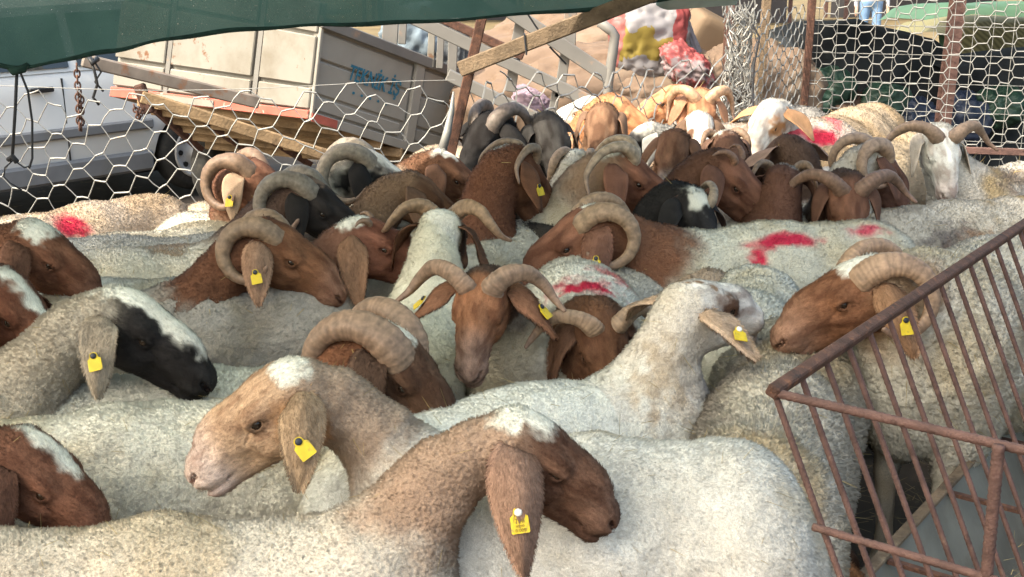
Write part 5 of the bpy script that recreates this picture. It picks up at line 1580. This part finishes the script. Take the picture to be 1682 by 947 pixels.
sheep('woolly grey cream sheep seen from its rump, left of the hay rack', 1300, 535, 3.12, 85, 30, 72, anchor='withers', reach=.36, face=BROWN, neck=(.5, .45, .38), body=(.52, .46, .38), neck_a=.3, lock=.015, curl=.009, hz=.62, bs=1.06, fat=.9, dirt=1., paint=[('b', (-.40, .20, .62), (.42, .13, .34), (.31, .27, .235), 1.2)])  # shade on the left flank is put into the coat colour
sheep('white backed sheep with a grey shoulder behind the speckled sheep', 1238, 476, 3.85, 10, 40, 72, anchor='withers', reach=.36, face=BROWN, body=(.62, .59, .50), neck=(.38, .34, .29), neck_a=.5, hz=.6, length=.8)
sheep('brown headed sheep with pale poll looking right at the left edge', 72, 415, 3.6, -6, 36, 4, reach=.42, face=(.15, .066, .038), body=CREAM, neck_a=.5, poll=(WHITE, .06, -.06), s=1.2)
sheep('dark brown head with a white blaze below the pale polled sheep at the left edge', 14, 500, 3.2, -14, 46, 6, reach=.4, face=(.12, .052, .03), body=CREAM, neck_a=.55, s=1.2, paint=[('h', (-.0, .0, .068), (.14, .022, .03), WHITE, 1.3)])
sheep('grey white sheep back between the black faced sheep and the massive horn', 500, 562, 3.05, 5, 40, 10, anchor='withers', reach=.36, face=BROWN, body=(.62, .59, .50), neck=(.36, .33, .28), neck_a=.4, hz=.5, bs=.96)
sheep('pale grey sheep back just below the left fence', 330, 372, 4.38, 5, 40, 4, anchor='withers', reach=.36, face=BROWN, body=(.40, .385, .345), hz=.5)
sheep('long grey white sheep back left of the curled horn ram', 300, 412, 3.95, 5, 40, 6, anchor='withers', reach=.36, face=BROWN, body=(.54, .525, .46), hz=.5, bs=.94)
sheep('sunlit sheep back with a red dye spot close to the left fence', 40, 352, 4.9, 180, 40, 232, anchor='withers', reach=.36, face=BROWN, body=(.50, .40, .31), hz=.5, bs=.95, paint=[('b', (-.13, .12, .74), (.075, .08, .07), REDP, 1.2)])
# --- left cluster by the fence
sheep('brown ram with pale curled horn nearest the trailer wheel', 425, 300, 4.7, -22, 30, -62, reach=.30, bs=.88, face=(.14, .066, .04), body=(.48, .38, .28), neck_a=.5, horn='curl', hs=1.05, tags=[(-1, 0)], s=1.22, ear=(.3, .2, .13))
sheep('black ram with a grey hook shaped horn, lower left cluster', 520, 335, 4.35, -12, 36, 14, reach=.4, face=(.022, .018, .017), neck=(.10, .06, .045), body=CREAM, neck_a=.7, horn='curl', hs=1.12, hcol=(.25, .23, .19), s=1.18, poll=((.17, .11, .075), .05, -.06))
sheep('black and white faced ram with horn circling its eye', 612, 283, 4.75, 2, 32, 18, reach=.36, face=(.60, .56, .49), neck=(.55, .5, .42), body=(.6, .55, .45), neck_a=.5, horn='curl', hs=1.15, hcol=(.34, .31, .25), s=1.2, ear=BLACK, paint=[('h', (.05, -.06, -.01), (.075, .05, .06), BLACK, 1.), ('h', (-.06, -.06, -.05), (.06, .05, .06), BLACK, 1.)])
sheep('brown polled sheep with pale poll looking toward the dark pole', 735, 285, 5.0, -4, 36, 10, reach=.38, face=(.15, .07, .042), body=(.6, .55, .45), neck_a=.4, poll=(WHITE, .06, -.065), s=1.2)
sheep('dusty brown sheep head low between the blazed ram and the black and white ram', 690, 322, 4.6, 12, 40, 22, reach=.36, face=(.14, .072, .045), neck=(.19, .115, .075), body=(.45, .35, .26), neck_a=.8, s=1.15)
sheep('brown ram with a broad white blaze bending away and a thin pale horn', 855, 285, 4.6, 32, 50, 42, reach=.28, face=(.13, .058, .034), neck=(.15, .065, .04), body=CREAM, neck_a=.9, horn='crook', hs=1.0, tags=[(-1, 0)], s=1.25, hcol=(.40, .31, .22), nape=.3, paint=[('h', (-.03, .035, .07), (.17, .022, .05), WHITE, .7), ('h', (-.12, .03, .03), (.06, .022, .06), WHITE, .7)])
sheep('black ram with dark curled horn standing against the leaning pole', 795, 225, 5.3, -128, 46, -100, reach=.3, face=BLACK, body=(.06, .055, .05), neck_a=.9, horn='curl', hs=1.12, hcol=(.13, .115, .105), s=1.22, droop=50)
sheep('dusty black polled sheep facing forward beside the black ram', 905, 228, 5.3, -72, 46, -82, reach=.3, face=(.035, .03, .03), muzzle=(.05, .045, .045), body=(.10, .09, .085), neck_a=.8, s=1.22, droop=82)
sheep('tan brown sheep facing forward between the black polled sheep and the sunlit heads', 988, 208, 5.55, -100, 42, -90, reach=.3, face=(.235, .135, .08), body=(.5, .42, .32), neck_a=.6, s=1.2, droop=80)
sheep('sunlit orange brown head with long ear below the beige sacks', 1018, 183, 6.15, -28, 30, -20, reach=.34, face=(.36, .17, .08), body=(.48, .38, .28), neck_a=.5, s=1.12)
sheep('white headed sheep in the sun behind the tan brown sheep', 962, 182, 6.3, 172, 20, 170, reach=.34, face=(.66, .62, .55), body=(.66, .62, .55), s=1.1)
sheep('sunlit orange brown sheep facing left in the back row', 1100, 165, 6.5, 184, 24, 180, reach=.34, face=(.40, .20, .10), body=(.46, .36, .26), neck_a=.5, s=1.15)
sheep('sunlit tan ram with drooping horns in the middle of the back row', 1152, 178, 6.35, -92, 44, -90, reach=.3, face=(.42, .20, .10), body=(.46, .36, .26), horn='out', hs=1.05, hcol=(.42, .28, .18), s=1.15)
sheep('white faced sheep with brown eye patches in front of the tan ram', 1150, 216, 5.85, -90, 46, -90, reach=.3, face=(.66, .62, .56), body=(.5, .42, .34), s=1.05, ear=(.14, .08, .05), paint=[('h', (.04, .055, 0), (.06, .03, .05), (.13, .07, .045), .8), ('h', (.04, -.055, 0), (.06, .03, .05), (.13, .07, .045), .8)])
sheep('white sheep with tan eye patch and long tan ears in the sun', 1262, 198, 6.0, -132, 40, -120, reach=.32, face=(.66, .62, .56), muzzle=(.55, .45, .38), body=(.66, .6, .5), s=1.25, ear=(.42, .22, .10), droop=40, paint=[('h', (.035, -.055, 0), (.045, .03, .05), (.40, .2, .09), .8), ('h', (.035, .055, 0), (.045, .03, .05), (.40, .2, .09), .8)])
sheep('grey and black speckled sheep between two brown heads', 1055, 232, 5.7, 180, 40, 175, reach=.3, face=(.30, .29, .27), body=(.3, .28, .25), neck_a=.9, s=1.05, paint=[('h', (.03, .05, -.02), (.07, .06, .06), BLACK, 1.4), ('h', (-.06, 0, .06), (.05, .05, .04), (.5, .48, .44), 1.2)])
sheep('brown sheep with a grey nose facing forward', 1105, 252, 5.2, -108, 46, -95, reach=.3, face=(.17, .085, .05), muzzle=(.34, .31, .29), body=(.4, .3, .22), neck_a=.6, s=1.12)
sheep('small sheep with white poll and short curled horns amid the brown heads', 1188, 245, 5.5, 95, 40, 92, reach=.26, face=(.15, .08, .05), body=(.5, .42, .34), horn='out', hs=.62, poll=(WHITE, .09, -.05), s=1.1)
sheep('brown ram with pale ringed horn facing right in the middle of the flock', 1030, 287, 4.65, -8, 36, 8, reach=.36, face=(.16, .07, .04), neck=(.3, .2, .13), body=(.6, .55, .46), neck_a=.45, horn='crook', hs=1.25, hcol=(.46, .38, .28), s=1.28, poll=(WHITE, .05, -.085))
sheep('pale necked ram turned away behind the ringed horn ram', 955, 282, 5.0, 65, 35, 60, reach=.26, face=(.3, .2, .14), neck=(.58, .54, .46), body=(.6, .55, .46), neck_a=.4, horn='curl', hs=.85, hcol=(.36, .27, .19), poll=(WHITE, .12, -.05), s=1.12)
sheep('small horned brown sheep with blunt nose right of the ringed horn ram', 1200, 292, 4.7, -28, 40, 4, reach=.34, face=(.15, .068, .04), neck=(.12, .06, .038), body=CREAM, neck_a=.6, horn='stub', hs=1.3, s=1.28, hcol=(.28, .16, .1))
sheep('black sheep with white poll and thin pale horn lowering its head', 1140, 352, 4.35, -52, 58, -20, reach=.3, face=(.02, .018, .018), body=(.08, .07, .065), neck_a=.9, horn='crook', hs=1.0, hcol=(.36, .31, .24), horn_sides=(1,), poll=((.6, .58, .5), .06, -.06), s=1.12)
sheep('dark brown ram with white forehead spot and flat horns turned away', 1285, 312, 4.75, 75, 52, 62, reach=.24, face=(.12, .058, .036), neck=(.13, .06, .037), body=(.4, .3, .22), neck_a=.8, horn='crook', hs=1.05, hcol=(.34, .24, .15), s=1.15, poll=((.6, .56, .48), .045, -.05))
sheep('dark brown polled head from behind, below the white sheep with tan ears', 1285, 255, 5.35, 118, 36, 100, reach=.26, face=(.09, .055, .038), neck=(.10, .06, .04), body=(.3, .22, .17), neck_a=.8, s=1.2, ear=(.26, .16, .11), droop=30)
sheep('dark brown ram facing forward with broad flat horns above the red stroke', 1392, 330, 4.55, -92, 50, -88, reach=.32, face=(.115, .055, .034), neck=DARKB, body=CREAM, neck_a=.6, horn='open', hs=.98, hcol=(.27, .17, .12), s=1.2, droop=85)
sheep('white and brown ram facing right with a thick pale horn over its ear', 1442, 275, 5.0, 18, 42, 30, reach=.28, face=(.11, .05, .032), neck=(.5, .45, .38), body=CREAM, neck_a=.4, horn='curlw', hs=.85, hcol=(.40, .29, .2), s=1.18, poll=((.66, .63, .56), .08, -.03), paint=[('h', (.06, .02, .06), (.10, .035, .05), (.62, .59, .52), .9)])
sheep('white faced ram facing forward with horns spread, in front of the right fence', 1545, 245, 5.4, -86, 46, -152, reach=.30, face=(.60, .58, .52), muzzle=(.55, .47, .42), body=(.50, .46, .40), neck_a=.5, horn='open', hs=1.02, hcol=(.27, .2, .14), s=1.2, droop=80, dirt=1.5, ear=(.42, .36, .29), bs=1.05, paint=[('b', (-.15, .1, .74), (.16, .14, .1), (.22, .17, .13), 1.5)])
sheep('cream sheep back with dark smudges below the white faced ram', 1490, 322, 4.85, 180, 40, 205, anchor='withers', reach=.36, body=(.56, .5, .40), hz=.5, dirt=1.4, paint=[('b', (-.12, .19, .72), (.16, .07, .10), (.18, .15, .13), 1.4), ('b', (-.3, .22, .62), (.2, .08, .12), (.30, .18, .10), 1.4)])
sheep('small patch of white sheep back at the right edge above the rack', 1668, 352, 4.3, 180, 40, 160, anchor='withers', reach=.36, body=(.62, .58, .5), hz=.5)
sheep('brown ram at the right edge showing a small curled horn', 1712, 392, 3.6, 176, 36, 200, reach=.36, face=(.3, .17, .1), body=(.62, .57, .48), horn='curl', hs=.75, s=1.15, hcol=(.34, .23, .15))
# --- sunlit backs, far right
sheep('sunlit cream sheep back nearest the right fence wire', 1372, 182, 6.35, 180, 40, 240, anchor='withers', reach=.36, body=(.44, .34, .24), hz=.5, bs=1.2)
sheep('sunlit cream sheep back in front of the red marked rump', 1385, 225, 6.0, 180, 40, 226, anchor='withers', reach=.36, body=(.44, .34, .23), hz=.5, bs=1.08)
sheep('sunlit rump painted with red curved strokes', 1345, 196, 6.2, 0, 40, 10, anchor='withers', reach=.36, body=(.50, .42, .36), hz=.5, bs=1.22, length=.7, paint=[('b', (-.05, -.14, .745), (.07, .06, .04), REDP, .9), ('b', (-.20, -.10, .78), (.12, .03, .05), (.66, .10, .12), .9), ('b', (.05, -.02, .79), (.03, .16, .06), (.66, .16, .17), .9)])
sheep('pale grey sunlit back behind the white sheep with tan ears', 1300, 162, 7.1, 0, 40, 5, anchor='withers', reach=.36, body=(.30, .28, .26), hz=.5, bs=1.15)
sheep('white back with black patches right of the dark brown polled head', 1350, 262, 5.75, 0, 40, 20, anchor='withers', reach=.36, body=(.62, .6, .56), hz=.5, paint=[('b', (-.1, -.18, .70), (.14, .06, .06), BLACK, 1.4)])
sheep('small rusty brown lamb between the white rump and the hay rack', 1352, 902, 2.42, 60, 30, 75, anchor='withers', reach=.20, body=(.26, .11, .045), face=BROWN, neck_a=.0, bs=.64, s=.8, hz=.38, cat='lamb', name='lamb', ear_len=.12, group=None)
